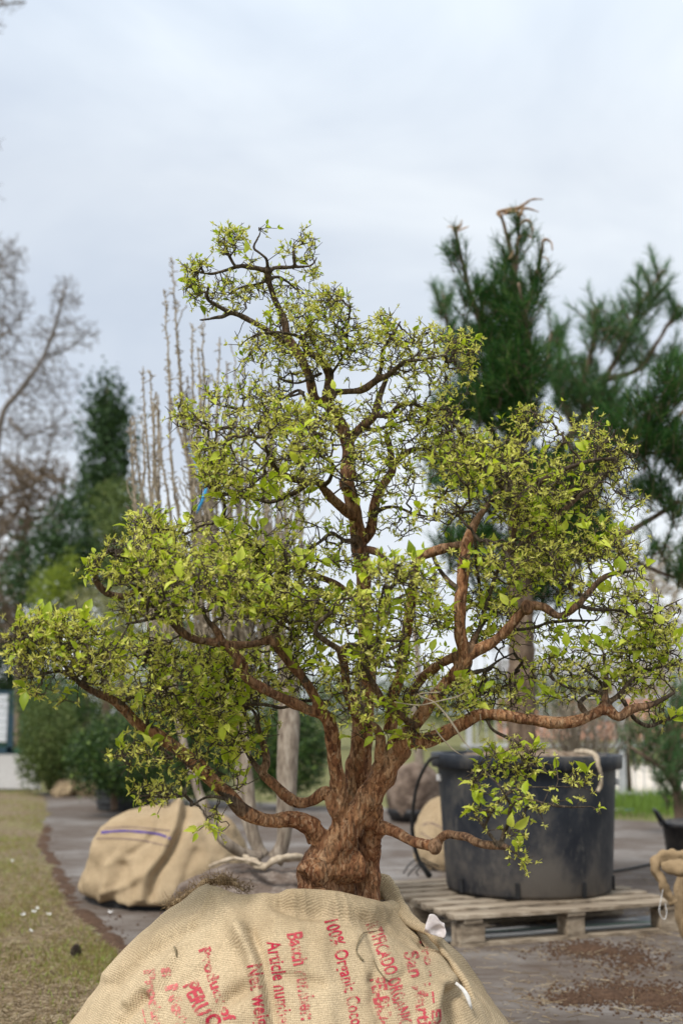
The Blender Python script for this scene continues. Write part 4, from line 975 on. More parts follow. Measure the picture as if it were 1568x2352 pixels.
mound('spilled_soil', 'flat dark patch of crumbly soil on the mat at lower right', [(1370, 2185, 75, 14, 1.0), (1455, 2205, 50, 14, .9), (1400, 2290, 90, 16, 1.0), (1510, 2300, 80, 22, 1.0), (1300, 2300, 40, 8, .6), (1580, 2330, 60, 22, .8)], .7, 1.75, 4.0, 6.1, .014, M_clod)
mound('spilled_soil', 'dark line of earth along the edge of the verge', [], -4.4, -.8, 4.2, 15, .03, M_clod, edge=True)
# mat seam: overlapping strip with a dark edge and a green marker thread
M_seam = simple('mat_strip', [(0.35, (0.13, 0.135, 0.14)), (0.65, (0.27, 0.27, 0.27))], 6, 0.6, 0.3, 0.004, stretch=(0.3, 3, 1))
M_green = simple('green_thread', [(0.3, (0.10, 0.19, 0.15)), (0.7, (0.22, 0.33, 0.27))], 6, 0.7, 0)
def strip(name, p, mat, z0, label=None):
    k = 40; mbx = MB(); (a, b_, c, d) = [G(*q) for q in p]
    for i in range(k+1):
        s = i/k; l = a.lerp(b_, s); r = d.lerp(c, s)
        for q in (l, l.lerp(r, .5), r): mbx.v.append((q.x, q.y, mat_z(q.x, q.y)+z0+.002*noise.noise(q*3)))
    for i in range(k):
        for j in (0, 1): mbx.f.append((i*3+j, i*3+3+j, i*3+4+j, i*3+1+j))
    return tag(mbx.build(name, mat, smooth=True), kind='structure')
strip('mat_seam', [(1020, 2150), (1620, 2100), (1620, 2128), (1020, 2172)], M_seam, 0.013)
strip('mat_thread', [(1060, 2176), (1620, 2126), (1620, 2128.5), (1060, 2178.5)], M_green, 0.016)
strip('mat_thread', [(1060, 2152), (1500, 2126), (1500, 2128), (1060, 2154)], M_green, 0.018)

# ================================================================== OTHER ROOT BALLS
WRAPS = []
def wrapped_ball(cx, cy, prof, name='burlap_root_ball', label='', mat=M_burlap2, group=None, lump=0.03, seed=0, folds=((5, .03, 0.2), (9, .018, 2.0), (17, .008, 1.0)), sx=1, sy=1, rz=0, creases=()):
    root = empty(name, (cx, cy, 0), label, 'root ball', group)
    nth, ns = 200, 70; c = catmull([(0, p[1], p[0], 0) for p in prof], 0.01); r_, z_ = c[:, 1], c[:, 2]
    al = np.concatenate([[0], np.cumsum(np.hypot(np.diff(r_), np.diff(z_)))]); sA = np.linspace(0, al[-1], ns); rr = np.interp(sA, al, r_); zz = np.interp(sA, al, z_)
    V = []; UV = []
    for i in range(ns):
        s = sA[i]/al[-1]
        for k in range(nth):
            a = 2*math.pi*k/nth; ca, sa = math.cos(a), math.sin(a); r, z = rr[i], zz[i]
            off = Vector((seed, seed*2, 0)); q = Vector((ca*r*2, sa*r*2, z*2))+off
            lm = noise.noise(q*1.4)*lump*1.6+noise.noise(q*3.4)*lump*0.7+noise.noise(q*9)*lump*.22
            wa = a+0.5*noise.noise(Vector((ca, sa, z*2.5))+off); f_ = 0
            for f, am, ph in folds: f_ += am*(1-abs(math.sin(wa*f/2+ph+seed)))**3*(.3+s)
            R = r+lm+f_; x, y = ca*R*sx, sa*R*sy; x, y = x*math.cos(rz)-y*math.sin(rz), x*math.sin(rz)+y*math.cos(rz)
            V.append((cx+x, cy+y, z+lm*.5*s+(0.02*noise.noise(Vector((ca*3, sa*3, seed))) if i == 0 else 0))); UV.append((a*.5, sA[i]))
    Q = [(i*nth+k, i*nth+(k+1) % nth, (i+1)*nth+(k+1) % nth, (i+1)*nth+k) for i in range(ns-1) for k in range(nth)]
    V = np.array(V)
    for pts_, am_, wd_ in creases: crease(V, pts_, am_, wd_, Y=cy-.45, ctr=(cx, cy))
    me = np_mesh('burlap_wrap', V, Q); uvl = me.uv_layers.new(name='UVMap'); li = np.zeros(len(me.loops), dtype=np.int32); me.loops.foreach_get('vertex_index', li)
    s_ = np.array(UV)[li].reshape(-1, 4, 2); fx = (s_[:, :, 0].max(1)-s_[:, :, 0].min(1)) > 1; s_[fx, :, 0] = np.where(s_[fx, :, 0] < .5, s_[fx, :, 0]+math.pi, s_[fx, :, 0]); uvl.data.foreach_set('uv', s_.reshape(-1).astype(np.float32))
    wrap = link('burlap_wrap', me, mat, root)
    pass
    WRAPS.append(wrap); return root, V, Q
M_black = simple('black_plastic', [(0.3, (0.012, 0.012, 0.013)), (0.7, (0.03, 0.03, 0.032))], 8, 0.5, 0.2)  # even near-black shared by bases, hoops, slots and handle
c = G(392, 2020)
rb2, V2_, Q2_ = wrapped_ball(-1.06, 7.45, [(0.035, .47), (0.06, .50), (0.15, .50), (0.3, .455), (0.42, .39), (0.5, .30), (0.545, .18), (0.56, .02)], label='tan burlap root ball with a purple stripe, behind and left of the printed one', seed=3.1, lump=0.035, creases=[([(408, 1850), (400, 1900), (372, 1960), (338, 2010), (325, 2060)], .05, .028), ([(428, 1860), (418, 1910), (392, 1965), (356, 2015), (345, 2060)], -.04, .022), ([(280, 1990), (262, 2040), (255, 2075)], -.03, .03), ([(240, 2050), (300, 2030), (345, 1990)], .02, .02), ([(300, 1960), (330, 1940), (352, 1915)], -.018, .018), ([(450, 1960), (430, 2010), (425, 2060)], -.025, .03), ([(250, 1870), (330, 1860), (400, 1840)], -.02, .02), ([(250, 1990), (240, 2050), (235, 2080)], .02, .025), ([(310, 2000), (300, 2050), (300, 2080)], .025, .02)])
bv2 = bvhtree.BVHTree.FromPolygons([tuple(x) for x in V2_], [tuple(x) for x in Q2_])
def decal(bvt, path, wpx, mat, name, parent, off=0.004, n=24):
    mbx = MB(); c_ = catmull([(0, u, v, 0) for u, v in path], 6)
    ok = []
    for i, r in enumerate(c_):
        t_ = c_[min(i+1, len(c_)-1)]-c_[max(i-1, 0)]; L = math.hypot(t_[1], t_[2]) or 1; nx, ny = -t_[2]/L, t_[1]/L
        w = wpx*(1+.5*noise.noise(Vector((r[1]*.05, r[2]*.05, 0)))); row = []
        for sg in (-1, 1):
            d = ray(r[1]+nx*w*sg, r[2]+ny*w*sg).normalized(); loc, nr, _, _ = bvt.ray_cast(Vector((0, 0, CZ)), d)
            if loc is not None: row.append(tuple(loc-d*off))
        if len(row) == 2: ok.append(row)
        elif ok: break
    for r in ok: mbx.v += r
    for i in range(len(ok)-1): mbx.f.append((2*i, 2*i+1, 2*i+3, 2*i+2))
    if mbx.f: mbx.build(name, mat, parent, smooth=True)
M_purple = simple('purple_stripe', [(0.3, (0.06, 0.04, 0.16)), (0.7, (0.14, 0.10, 0.24))], 40, 0.95, 0.2)
M_thread = simple('brown_thread', [(0.3, (0.14, 0.095, 0.09)), (0.7, (0.24, 0.17, 0.13))], 40, 0.95, 0.2)
decal(bv2, [(232, 1912), (280, 1908), (330, 1911), (365, 1916), (392, 1926)], 2.8, M_purple, 'stripe', WRAPS[0])
decal(bv2, [(222, 1926), (280, 1926), (330, 1931), (388, 1944)], 1.1, M_thread, 'stripe', WRAPS[0])
decal(bv2, [(240, 1902), (300, 1899), (392, 1908)], 1.0, M_thread, 'stripe', WRAPS[0])
mb = MB(); mb.lathe([(.44, 0.0), (.47, 0.0), (.475, .05), (.44, .05)], (-1.06, 7.47, 0.002), 40); mb.build('black_base', M_black, rb2)  # black ring round the foot of the burlap ball

# multi-stem tree behind: bare soil ball
YB = 5.45
mb = MB(); n_ = 90; pr = [(0.0, .30), (.10, .36), (.22, .385), (.32, .36), (.38, .30), (.41, .2), (.425, .08), (.428, .001)]
pr2 = catmull([(0, p[1], p[0], 0) for p in pr], .015); mb.lathe([(p[1], p[2]) for p in pr2], (-.375, YB+.05, 0), n_)
for i, p in enumerate(mb.v):
    q = Vector(p); d = (q-Vector((-.375, YB+.05, .2))).normalized(); k = noise.noise(q*5)*.03+noise.noise(q*16)*.015+noise.noise(q*45)*.006; mb.v[i] = tuple(q+d*k)
sb_ = empty('soil_root_ball', (-.375, YB+.05, 0), 'bare earthy root ball with rope on top, carrying pale grey stems', 'root ball')
mb.build('soil', simple('dry_root_soil', [(0.3, (0.085, 0.06, 0.045)), (0.5, (0.17, 0.13, 0.105)), (0.72, (0.30, 0.25, 0.21))], 18, .95, 1, .02, spec=.1), sb_, smooth=True)
M_rope = simple('twisted_rope', [(0.3, (0.25, 0.19, 0.13)), (0.7, (0.52, 0.43, 0.32))], 30, .95, .8, .006)
cloth_roll('rope', pth([(560, 1968, 5.32, 5), (585, 1984, 5.24, 8), (612, 1990, 5.2, 8), (632, 1976, 5.2, 8), (660, 1970, 5.22, 8), (690, 1972, 5.25, 7), (715, 1980, 5.3, 6), (730, 1996, 5.35, 5)]), M_rope, sb_, crump=.5)
cloth_roll('rope', pth([(480, 1990, 5.2, 3), (530, 1972, 5.22, 4), (570, 1976, 5.22, 4), (600, 1986, 5.2, 4)]), M_rope, sb_, crump=.5)
# its stems and wand-like shoots
ms = empty('bare_multistem_tree', (-.375, YB, .42), 'bare tree of pale grey stems and lumpy upright twigs behind the gnarled one', 'tree')
def stem(name, lst, mat, parent, n=12, jit=.004):
    c = catmull(pth(lst), .015); mbx = MB(); mbx.tube([r[:3] for r in c], [r[3] for r in c], n=n)
    for i, p in enumerate(mbx.v):
        q = Vector(p); mbx.v[i] = tuple(q+noise.noise_vector(q*18)*jit)
    return mbx.build(name, mat, parent, smooth=True)
stem('stem', [(630, 1975, 5.4, 22), (642, 1958, 5.4, 17), (652, 1919, 5.4, 16), (657, 1831, 5.42, 22), (661, 1736, 5.45, 24), (663, 1630, 5.5, 24), (655, 1540, 5.55, 18), (640, 1420, 5.6, 12)], M_stem, ms)
stem('stem', [(605, 1970, 5.4, 18), (594, 1950, 5.4, 14), (581, 1908, 5.4, 13), (569, 1812, 5.42, 14), (560, 1698, 5.45, 13), (548, 1590, 5.5, 12), (530, 1440, 5.55, 9)], M_stem, ms)
stem('stem', [(600, 1968, 5.38, 12), (562, 1962, 5.35, 12), (525, 1940, 5.3, 11), (498, 1908, 5.3, 11), (474, 1860, 5.3, 11), (455, 1815, 5.32, 10), (433, 1745, 5.35, 9), (405, 1640, 5.4, 8), (385, 1520, 5.45, 7)], M_stem, ms)
stem('stem', [(590, 1960, 5.5, 8), (560, 1880, 5.55, 7), (548, 1800, 5.6, 7), (543, 1700, 5.65, 7), (500, 1540, 5.7, 6)], M_stem, ms)
for u, v in ((662, 1690), (648, 1760), (668, 1800), (655, 1850), (672, 1730), (650, 1880), (562, 1760), (575, 1850), (666, 1660), (650, 1640)):
    pass
WANDS = [(395, 590, .1), (378, 665, 0), (385, 830, .2), (328, 842, .1), (345, 850, -.1), (441, 745, .1), (464, 742, 0), (478, 860, .2), (505, 775, -.1), (432, 865, .1), (540, 850, 0), (520, 830, .2), (300, 960, 0), (325, 950, .2), (560, 820, 0), (575, 870, .1), (610, 880, .1), (412, 800, .1), (455, 800, -.1), (360, 900, .1)]
for k in range(80): WANDS.append((rng.uniform(300, 700), 880+rng.random()**.8*420, rng.uniform(-.3, .5)))
A_, B_, R0, R1 = [], [], [], []
for (u, v, d) in WANDS:
    u0 = 560+(u-480)*0.5+rng.normal()*18; v0 = rng.uniform(1450, 1640)
    if rng.random() < .5: u0 = u*0.55+0.45*470
    mid = (u*0.62+u0*0.38+rng.normal()*10, v*.5+v0*.5)
    lst = [(u0, v0, 5.5+d*.3, 5.5), (u0*.8+mid[0]*.2, v0*.75+mid[1]*.25, 5.5+d*.5, 5), (mid[0], mid[1], 5.5+d*.7, 4.2), (u*.8+mid[0]*.2+rng.normal()*4, v*.6+mid[1]*.4, 5.5+d*.9, 3.4), (u, v, 5.5+d, 1.8)]
    c = catmull(pth(lst), .022)
    P3 = c[:, :3]+np.array([noise.noise_vector(Vector(r[:3])*22) for r in c])*.007
    rad = c[:, 3]*.78*np.array([1+.5*noise.noise(Vector(r[:3])*60) for r in c])
    A_ += list(P3[:-1]); B_ += list(P3[1:]); R0 += list(rad[:-1]); R1 += list(rad[1:])
    for i in range(2, len(P3)-1):
        if rng.random() < .95:
            for _ in range(rng.integers(1, 4)):
                D = unit((P3[i+1]-P3[i])[None]*20+rng.normal(size=(1, 3))*.6)[0]; L = rng.uniform(.010, .03); A_.append(P3[i]); B_.append(P3[i]+D*L); R0.append(.0036); R1.append(.0022)
        if rng.random() < .05:
            D = unit(unit((P3[i+1]-P3[i])[None])+rng.normal(size=(1, 3))*.2)[0]; q = P3[i]; L = rng.uniform(.1, .22)
            for s in range(10):
                q2 = q+D*L/10+rng.normal(size=3)*.005; A_.append(q); B_.append(q2); R0.append(.003); R1.append(.003); q = q2
V, Q = prisms(np.array(A_), np.array(B_), np.array(R0), np.array(R1), 5)
link('shoots', np_mesh('shoots', V, Q), M_twigpale, ms)
M_bluerib = simple('blue_ribbon', [(0.3, (0.02, 0.25, 0.55)), (0.7, (0.04, 0.35, 0.65))], 5, .4, 0)
mb = MB(); mb.tube([P(432, 1020, 5.3), P(447, 1060, 5.25), P(462, 1105, 5.2), P(474, 1122, 5.2), P(466, 1145, 5.15), P(456, 1168, 5.15), P(452, 1180, 5.15)], [.002, .002, .003, .006, .009, .007, .002], n=6, flat=.3)
tag(mb.build('ribbon', M_bluerib, smooth=True), 'thin bright blue ribbon tied in the bare pale twigs', 'ribbon')

# ================================================================== PALLET, POT, PINE
M_wood = simple('weathered_pallet_wood', [(0.25, (0.09, 0.065, 0.045)), (0.48, (0.26, 0.205, 0.145)), (0.75, (0.50, 0.42, 0.32))], 7, .9, .7, .004, stretch=(.35, 4, 4))
pal = empty('pallet', (0.86, 6.62, 0), 'weathered grey wooden pallet under the big black tub', 'pallet')
th = math.radians(21); PX, PY = .565, 5.90
def pw(x, y, z): return (PX+x*math.cos(th)-y*math.sin(th), PY+x*math.sin(th)+y*math.cos(th), z)
Ln, Wd = 1.28, 1.2
ys = np.linspace(.05, Wd-.05, 8)
for i, y in enumerate(ys):
    mbx = MB(); k = 10; w = rng.uniform(.085, .105)*(1.15 if i in (0, 7) else 1); sag = rng.uniform(-.004, .004)
    x0, x1 = -rng.uniform(0, .03), Ln+rng.uniform(-.02, .02)
    for j in range(k+1):
        x = x0+(x1-x0)*j/k; zz_ = .137+sag*math.sin(j/k*math.pi)+rng.uniform(-.001, .001)
        for dy, dz in ((-w/2, 0), (w/2, 0), (w/2, .021), (-w/2, .021)): mbx.v.append(pw(x+rng.uniform(-.001, .001), y+dy+rng.uniform(-.0015, .0015), zz_+dz))
    for j in range(k):
        for a in range(4): mbx.f.append((j*4+a, j*4+(a+1) % 4, j*4+4+(a+1) % 4, j*4+4+a))
    mbx.f += [(3, 2, 1, 0), (k*4, k*4+1, k*4+2, k*4+3)]
    mbx.build('deck_board', M_wood, pal, bevel=.003)
for x in (.07, Ln/2, Ln-.07):
    MB().box(pw(x, Wd/2, .1255), (.10, Wd, .022), rz=th, jit=.002).build('cross_board', M_wood, pal, bevel=.002)
    for y in (.06, Wd/2, Wd-.06): MB().box(pw(x, y, .068), (.135 if x != Ln/2 else .10, .10, .09), rz=th+rng.uniform(-.05, .05), jit=.003).build('block', M_wood, pal, bevel=.003)
for y in (.06, Wd/2, Wd-.06): MB().box(pw(Ln/2, y, .012), (Ln, .10, .02), rz=th, jit=.002).build('bottom_board', M_wood, pal, bevel=.002)

m, t, b, _ = new_mat('dusty_black_plastic'); tcn = N(t, 'ShaderNodeTexCoord').outputs['Object']
n1 = noise_tex(t, 3.5, 7, .65, vec=tcn, stretch=(1, 1, .8)); n2 = noise_tex(t, 30, 5, .7, vec=tcn, stretch=(1.2, 1.2, .35)); sz = N(t, 'ShaderNodeSeparateXYZ'); t.links.new(tcn, sz.inputs[0])
c = ramp(t, n1, [(0.35, (0.007, 0.010, 0.017)), (0.50, (0.016, 0.020, 0.028)), (0.64, (0.080, 0.074, 0.066))])
c = mixc(t, ramp(t, n2, [(0.56, (0, 0, 0)), (0.72, (.45, .45, .45))]), c, (0.18, 0.165, 0.14))
hz = ramp(t, sz.outputs['Z'], [(0.15, (.75, .75, .75)), (0.62, (0, 0, 0))]); hz2 = mixc(t, 1.0, hz, ramp(t, n1, [(0.40, (.15, .15, .15)), (0.58, (1, 1, 1))]), 'MULTIPLY'); c = mixc(t, hz2, c, (0.115, 0.098, 0.082))
t.links.new(c, b.inputs['Base Color']); b.inputs['Roughness'].default_value = .55; b.inputs['Specular IOR Level'].default_value = .3; bump(t, b, n2, .4, .004)
M_pot = m
PCX, PCY = 1.022, 6.74
pot = empty('plant_tub', (PCX, PCY, .158), 'very large round black plastic tub on the wooden pallet, holding a pine', 'plant pot')
zb, zt = .160, .885
def potlathe(prof, name, mat, n=96, wob=.004):
    mbx = MB(); mbx.lathe(prof, (PCX, PCY, 0), n)
    for i, p in enumerate(mbx.v):
        a = math.atan2(p[1]-PCY, p[0]-PCX); k = 1+wob*math.sin(2*a+1)+wob*.6*math.sin(5*a); mbx.v[i] = (PCX+(p[0]-PCX)*k, PCY+(p[1]-PCY)*k, p[2]+(p[0]-PCX)*-.012*(p[2]-zb))
    return mbx.build(name, mat, pot, smooth=True)
tubb = potlathe([(.001, zb), (.40, zb), (.438, zb+.006), (.446, zb+.025), (.455, zb+.15), (.470, zb+.40), (.486, zt-.085), (.487, zt-.06), (.486, zt-.01)], 'tub_body', M_pot)
o = potlathe([(.488, zt-.072), (.516, zt-.074), (.521, zt-.070), (.525, zt-.004), (.521, zt), (.482, zt+.001), (.474, zt-.006), (.470, zt-.12)], 'rim', M_pot)
for a in (-1.85, -1.05, -2.6, -.3): # drain slots
    MB().box((PCX+.452*math.cos(a), PCY+.452*math.sin(a), zb+.05), (.014, .022, .075), rz=a, jit=.002).build('drain_slot', M_black, tubb)
for a, z in ((3.25, zt-.13), (-.12, zt-.15)): MB().box((PCX+.492*math.cos(a), PCY+.492*math.sin(a), z), (.02, .05, .035), rz=a, jit=.004).build('white_clip', M_white, tubb, bevel=.003)
mbx = MB(); mbx.lathe([(.474-.47*i/12, zt-.03+.05*math.sin(i/12*1.4)) for i in range(13)], (PCX, PCY, 0), 70)
for i, p in enumerate(mbx.v): q = Vector(p); mbx.v[i] = (p[0], p[1], p[2]+noise.noise(q*8)*.025+noise.noise(q*30)*.012)
mbx.build('potting_soil', simple('chippy_compost', [(0.3, (0.13, 0.09, 0.06)), (0.5, (0.27, 0.20, 0.14)), (0.7, (0.44, 0.36, 0.27))], 26, .95, 1, .02, spec=.1), pot, smooth=True)
cloth_roll('rope', pth([(1320, 1726, 6.35, 4), (1345, 1727, 6.22, 6), (1366, 1735, 6.12, 6), (1374, 1760, 6.09, 5), (1380, 1785, 6.10, 5), (1378, 1805, 6.11, 5), (1371, 1818, 6.11, 4)]), M_rope, pot, crump=.25)
# hose
M_hose = simple('black_hose', [(0.3, (0.02, 0.02, 0.02)), (0.7, (0.045, 0.045, 0.045))], 8, .45, 0)
hose = empty('irrigation_hose', tuple(P(980, 2010, 6.9)), 'thin black hose looping down from the big tub to the pallet', 'hose')
stem('hose_tube', [(1008, 1738, 6.5, 3.5), (990, 1742, 6.55, 4), (972, 1768, 6.65, 4), (957, 1805, 6.75, 4), (949, 1850, 6.8, 4), (946, 1895, 6.85, 4.5), (950, 1935, 6.88, 5), (960, 1972, 6.9, 5), (975, 1996, 6.9, 6), (986, 2012, 6.92, 7)], M_hose, hose, n=8, jit=0)
for s_ in ([(958, 1972), (940, 1985), (926, 2006)], [(962, 1984), (945, 2000), (936, 2012)], [(962, 1978), (982, 1985), (1000, 1998)], [(968, 1970), (985, 1980), (1008, 1990)], [(966, 1990), (955, 2002), (960, 2012)]):
    stem('root_strand', [(u, v, 6.9, 1.6) for u, v in s_], M_hose, hose, n=5, jit=0)
cab = MB(); c = catmull([(*G(1395, 2003, .012), .008), (*G(1440, 1996, .015), .008), (*G(1490, 1985, .015), .01), (*G(1530, 1973, .012), .008), (*G(1600, 1962, .012), .008)], .03); cab.tube([r[:3] for r in c], [r[3] for r in c], n=8)
tag(cab.build('irrigation_pipe', M_hose, smooth=True), 'straight black pipe lying on the mat right of the tub', 'pipe')

def needle_tree(name, loc, label, limbs, Y0, pads, dens, nlen, mat, matbark, nper=70, group=None, twig=.0025, dead=None, minsp=.03, nw=1.0, rough_src=None):
    root = empty(name, loc, label, 'tree', group)
    sk = trace_limbs(limbs, Y0, .03, jitter=.006)
    mbx = MB()
    for c in sk: mbx.tube([r[:3] for r in c], [r[3]*(1+.12*noise.noise(Vector(r[:3])*12)) for r in c], n=10)
    for i, p in enumerate(mbx.v):
        q = Vector(p); mbx.v[i] = tuple(q+noise.noise_vector(q*9)*.006+noise.noise_vector(q*40)*.003)
    mbx.build('trunk', matbark, root, smooth=True)
    pt = thin_points(sample_pads(pads, Y0, dens), minsp)
    A, B, RA, RB, tp, md = grow([c[::2] for c in sk], pt, bias=.3, tip_r=twig, kink=.10, max_r=.02)
    V, Q = prisms(A, B, RA, RB, 5); link('twigs', np_mesh('twigs', V, Q), matbark, root)
    # bottle-brush shoots: needles along the last stretch of every twig, sweeping forward and up
    p_ = np.vstack([tp[0], md[0]]); d_ = np.vstack([tp[1], md[1]])
    d_ = unit(d_*.6+np.array([[0, 0, .8]])); sl_ = rng.uniform(.6, 1.5, len(p_))*nlen*2.0
    A2 = p_-d_*sl_[:, None]*.5; B2 = p_+d_*sl_[:, None]*.5; V, Q = prisms(A2, B2, np.full(len(p_), twig*1.4), np.full(len(p_), twig*.8), 4); 
    link('shoots', np_mesh('shoots', V, Q), matbark, root)
    k = np.repeat(np.arange(len(p_)), nper); s = rng.random(len(k)); base = A2[k]+(B2-A2)[k]*s[:, None]
    D = unit(d_[k]*(.75+.5*s[:, None])+rng.normal(size=(len(k), 3))*.55); X, Y_, Z = frames(D)
    T = [(a*nw, b_, c_) for a, b_, c_ in NV]
    V, Q, R = scatter(T, NF, base, X, Y_, Z, rng.uniform(.6, 1.1, len(k))*nlen, np.clip(rng.normal(.45, .25, len(k)), 0, 1))
    link('needles', np_mesh('needles', V, Q, {'var': R}), mat, root, smooth=False)
    return root
PLIMB = [([(1200, 1745, 42), (1198, 1690, 38), (1197, 1600, 36), (1196, 1450, 35), (1192, 1300, 32), (1186, 1120, 27), (1180, 980, 22), (1170, 880, 17), (1160, 800, 13), (1178, 700, 9), (1176, 600, 7), (1150, 495, 4)], .05, 0.05),
 ([(1172, 900, 14), (1140, 840, 11), (1105, 750, 8), (1078, 670, 7), (1060, 600, 5), (1047, 530, 4)], -.1),
 ([(1176, 720, 7), (1185, 600, 6), (1192, 490, 4)], 0), ([(1178, 760, 8), (1210, 700, 8), (1235, 620, 6), (1246, 560, 4)], -.1),
 ([(1180, 960, 10), (1215, 880, 9), (1215, 780, 6), (1190, 650, 4)], -.25), ([(1190, 1000, 9), (1110, 960, 8), (1060, 950, 5)], .1), ([(1190, 1150, 14), (1100, 1100, 10), (1030, 1060, 6)], .2),
 ([(1192, 1280, 17), (1290, 1200, 13), (1380, 1090, 11), (1440, 1010, 10), (1490, 950, 8), (1560, 880, 6), (1620, 830, 4)], -.2), ([(1430, 1020, 8), (1490, 1040, 6), (1560, 1030, 4)], -.1),
 ([(1192, 1330, 16), (1300, 1270, 12), (1400, 1240, 10), (1480, 1200, 8), (1560, 1150, 6)], 0), ([(1400, 1240, 7), (1480, 1300, 6), (1560, 1330, 4)], .1), ([(1193, 1340, 12), (1100, 1280, 8), (1040, 1250, 5)], .2)]
PPADS = [(1050, 590, 20, 60, -.1, .05, .5), (1072, 690, 22, 50, -.1, .07, .6), (1130, 700, 50, 60, 0, .15, 1), (1170, 640, 30, 60, 0, .12, .8), (1185, 560, 25, 60, 0, .08, .4), (1235, 640, 18, 56, -.1, .07, .6), (1195, 740, 40, 80, -.1, .16, 1.2), (1130, 800, 70, 70, 0, .2, 1.1), (1190, 860, 70, 80, -.1, .25, 1.2), (1120, 920, 80, 60, .05, .25, 1.1), (1060, 940, 60, 50, .1, .2, 1), (1190, 960, 60, 60, 0, .3, .8),
 (1490, 935, 55, 34, -.2, .15, 1), (1550, 890, 50, 46, -.2, .2, 1.1), (1420, 1000, 60, 34, -.2, .15, 1), (1370, 1060, 60, 50, 0, .2, 1), (1500, 1020, 80, 40, -.1, .25, 1.2), (1560, 1050, 40, 40, -.1, .2, 1), (1280, 1120, 110, 80, .1, .4, 1), (1160, 1100, 100, 90, .25, .4, .8), (1040, 1080, 60, 60, .3, .3, .6), (1340, 1230, 110, 60, .1, .35, 1), (1240, 1280, 90, 60, .15, .35, .9), (1480, 1130, 60, 30, 0, .2, .8), (1550, 1160, 32, 30, 0, .2, .6), (1500, 1260, 50, 24, 0, .2, .4), (1560, 1310, 30, 50, .1, .2, .7), (1090, 1250, 90, 60, .3, .3, .7), (1170, 1380, 90, 40, .3, .3, .6), (1290, 1360, 60, 30, .3, .2, .5)]
pine = needle_tree('pine_tree', (PCX, PCY, .86), 'large dark green pine growing out of the black tub, with browned tips', PLIMB, 6.62, PPADS, .0075, .085, M_needle, M_pinebark, nper=90, twig=.003, minsp=.044)
M_dead = simple('browned_candles', [(0.3, (0.24, 0.14, 0.08)), (0.7, (0.47, 0.32, 0.20))], 40, .9, .4)
mbx = MB()
def curl(pts, Y=6.62):
    mbx = MB(); c = catmull(pth([(u, v, Y, r) for u, v, r in pts]), .012); mbx.tube([r[:3] for r in c], [r[3]*(1+.5*noise.noise(Vector(r[:3])*60)) for r in c], n=6, flat=.5); mbx.build('browned_tip', M_dead, pine, smooth=True)
curl([(1150, 500, 5), (1143, 488, 6), (1165, 482, 6), (1190, 478, 6), (1205, 468, 5), (1222, 458, 3), (1246, 458, 1.5)])
curl([(1190, 500, 5), (1186, 486, 6), (1170, 490, 5), (1150, 492, 4), (1138, 492, 2)]); curl([(1195, 495, 4), (1200, 480, 5), (1216, 480, 3), (1236, 487, 1.5)])
curl([(1190, 520, 4), (1205, 506, 4), (1218, 512, 3.5), (1222, 532, 3), (1215, 545, 2)]); curl([(1188, 548, 4), (1205, 538, 3.5), (1222, 548, 2.5)])
curl([(1244, 560, 5), (1250, 550, 5), (1264, 556, 3.5), (1268, 575, 2)]); curl([(1242, 590, 3), (1256, 594, 3), (1262, 616, 2)])
curl([(1047, 535, 6), (1042, 525, 6), (1056, 520, 5), (1060, 505, 2)]); curl([(1045, 528, 4), (1034, 520, 3), (1026, 521, 1.5)]); curl([(1050, 530, 4), (1066, 524, 3), (1076, 520, 1.5)])
curl([(1170, 480, 4), (1160, 488, 6), (1180, 484, 6), (1196, 490, 4), (1205, 497, 2)]); curl([(1160, 600, 3), (1172, 590, 4), (1178, 575, 2)])

FL = [([(1200, 1800, 20), (1200, 1500, 19), (1205, 1250, 18), (1260, 1080, 15), (1330, 970, 12), (1395, 860, 9), (1430, 790, 7), (1460, 720, 5), (1520, 620, 3)], 0, 0), ([(1330, 1000, 14), (1290, 920, 10), (1260, 840, 8), (1265, 760, 5)], .2), ([(1340, 950, 10), (1345, 860, 8), (1365, 770, 6), (1360, 710, 4)], -.2), ([(1395, 870, 10), (1460, 850, 7), (1500, 800, 6), (1560, 700, 4)], .1), ([(1330, 1100, 14), (1430, 1040, 10), (1520, 1000, 8), (1600, 900, 5)], .3), ([(1330, 1200, 12), (1200, 1100, 10), (1080, 900, 8), (1030, 760, 6), (1018, 680, 4)], .2)]
FP = [(1310, 870, 66, 55, 0, .4, .9), (1350, 910, 90, 45, 0, .4, 1.1), (1275, 780, 24, 60, .2, .3, .5), (1360, 750, 28, 60, -.1, .25, .9), (1430, 760, 50, 60, 0, .3, 1), (1480, 680, 44, 54, 0, .2, .9), (1515, 620, 22, 22, 0, .1, .6), (1460, 820, 60, 26, 0, .2, .7), (1540, 715, 34, 26, .1, .2, .5), (1550, 820, 40, 34, .2, .3, .7), (1020, 700, 26, 46, .2, .2, .6), (1050, 800, 40, 60, .2, .2, .7), (1400, 950, 60, 30, .2, .3, .6)]
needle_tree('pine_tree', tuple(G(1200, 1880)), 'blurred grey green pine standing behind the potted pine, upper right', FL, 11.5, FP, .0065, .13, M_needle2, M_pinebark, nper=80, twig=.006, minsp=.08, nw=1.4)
RL = [([(1560, 1900, 12), (1552, 1800, 10), (1545, 1720, 8), (1540, 1640, 5)], 0, 0), ([(1550, 1800, 6), (1500, 1750, 5), (1450, 1720, 4)], -.2), ([(1548, 1760, 6), (1600, 1720, 5)], .2)]
RP = [(1470, 1690, 50, 34, 0, .3, 1.1), (1530, 1690, 50, 60, 0, .3, 1.2), (1540, 1770, 45, 60, 0, .35, 1.2), (1480, 1740, 40, 24, 0, .2, .8), (1560, 1620, 30, 50, 0, .3, 1), (1440, 1700, 28, 20, 0, .2, .8), (1550, 1830, 34, 30, 0, .2, .9)]
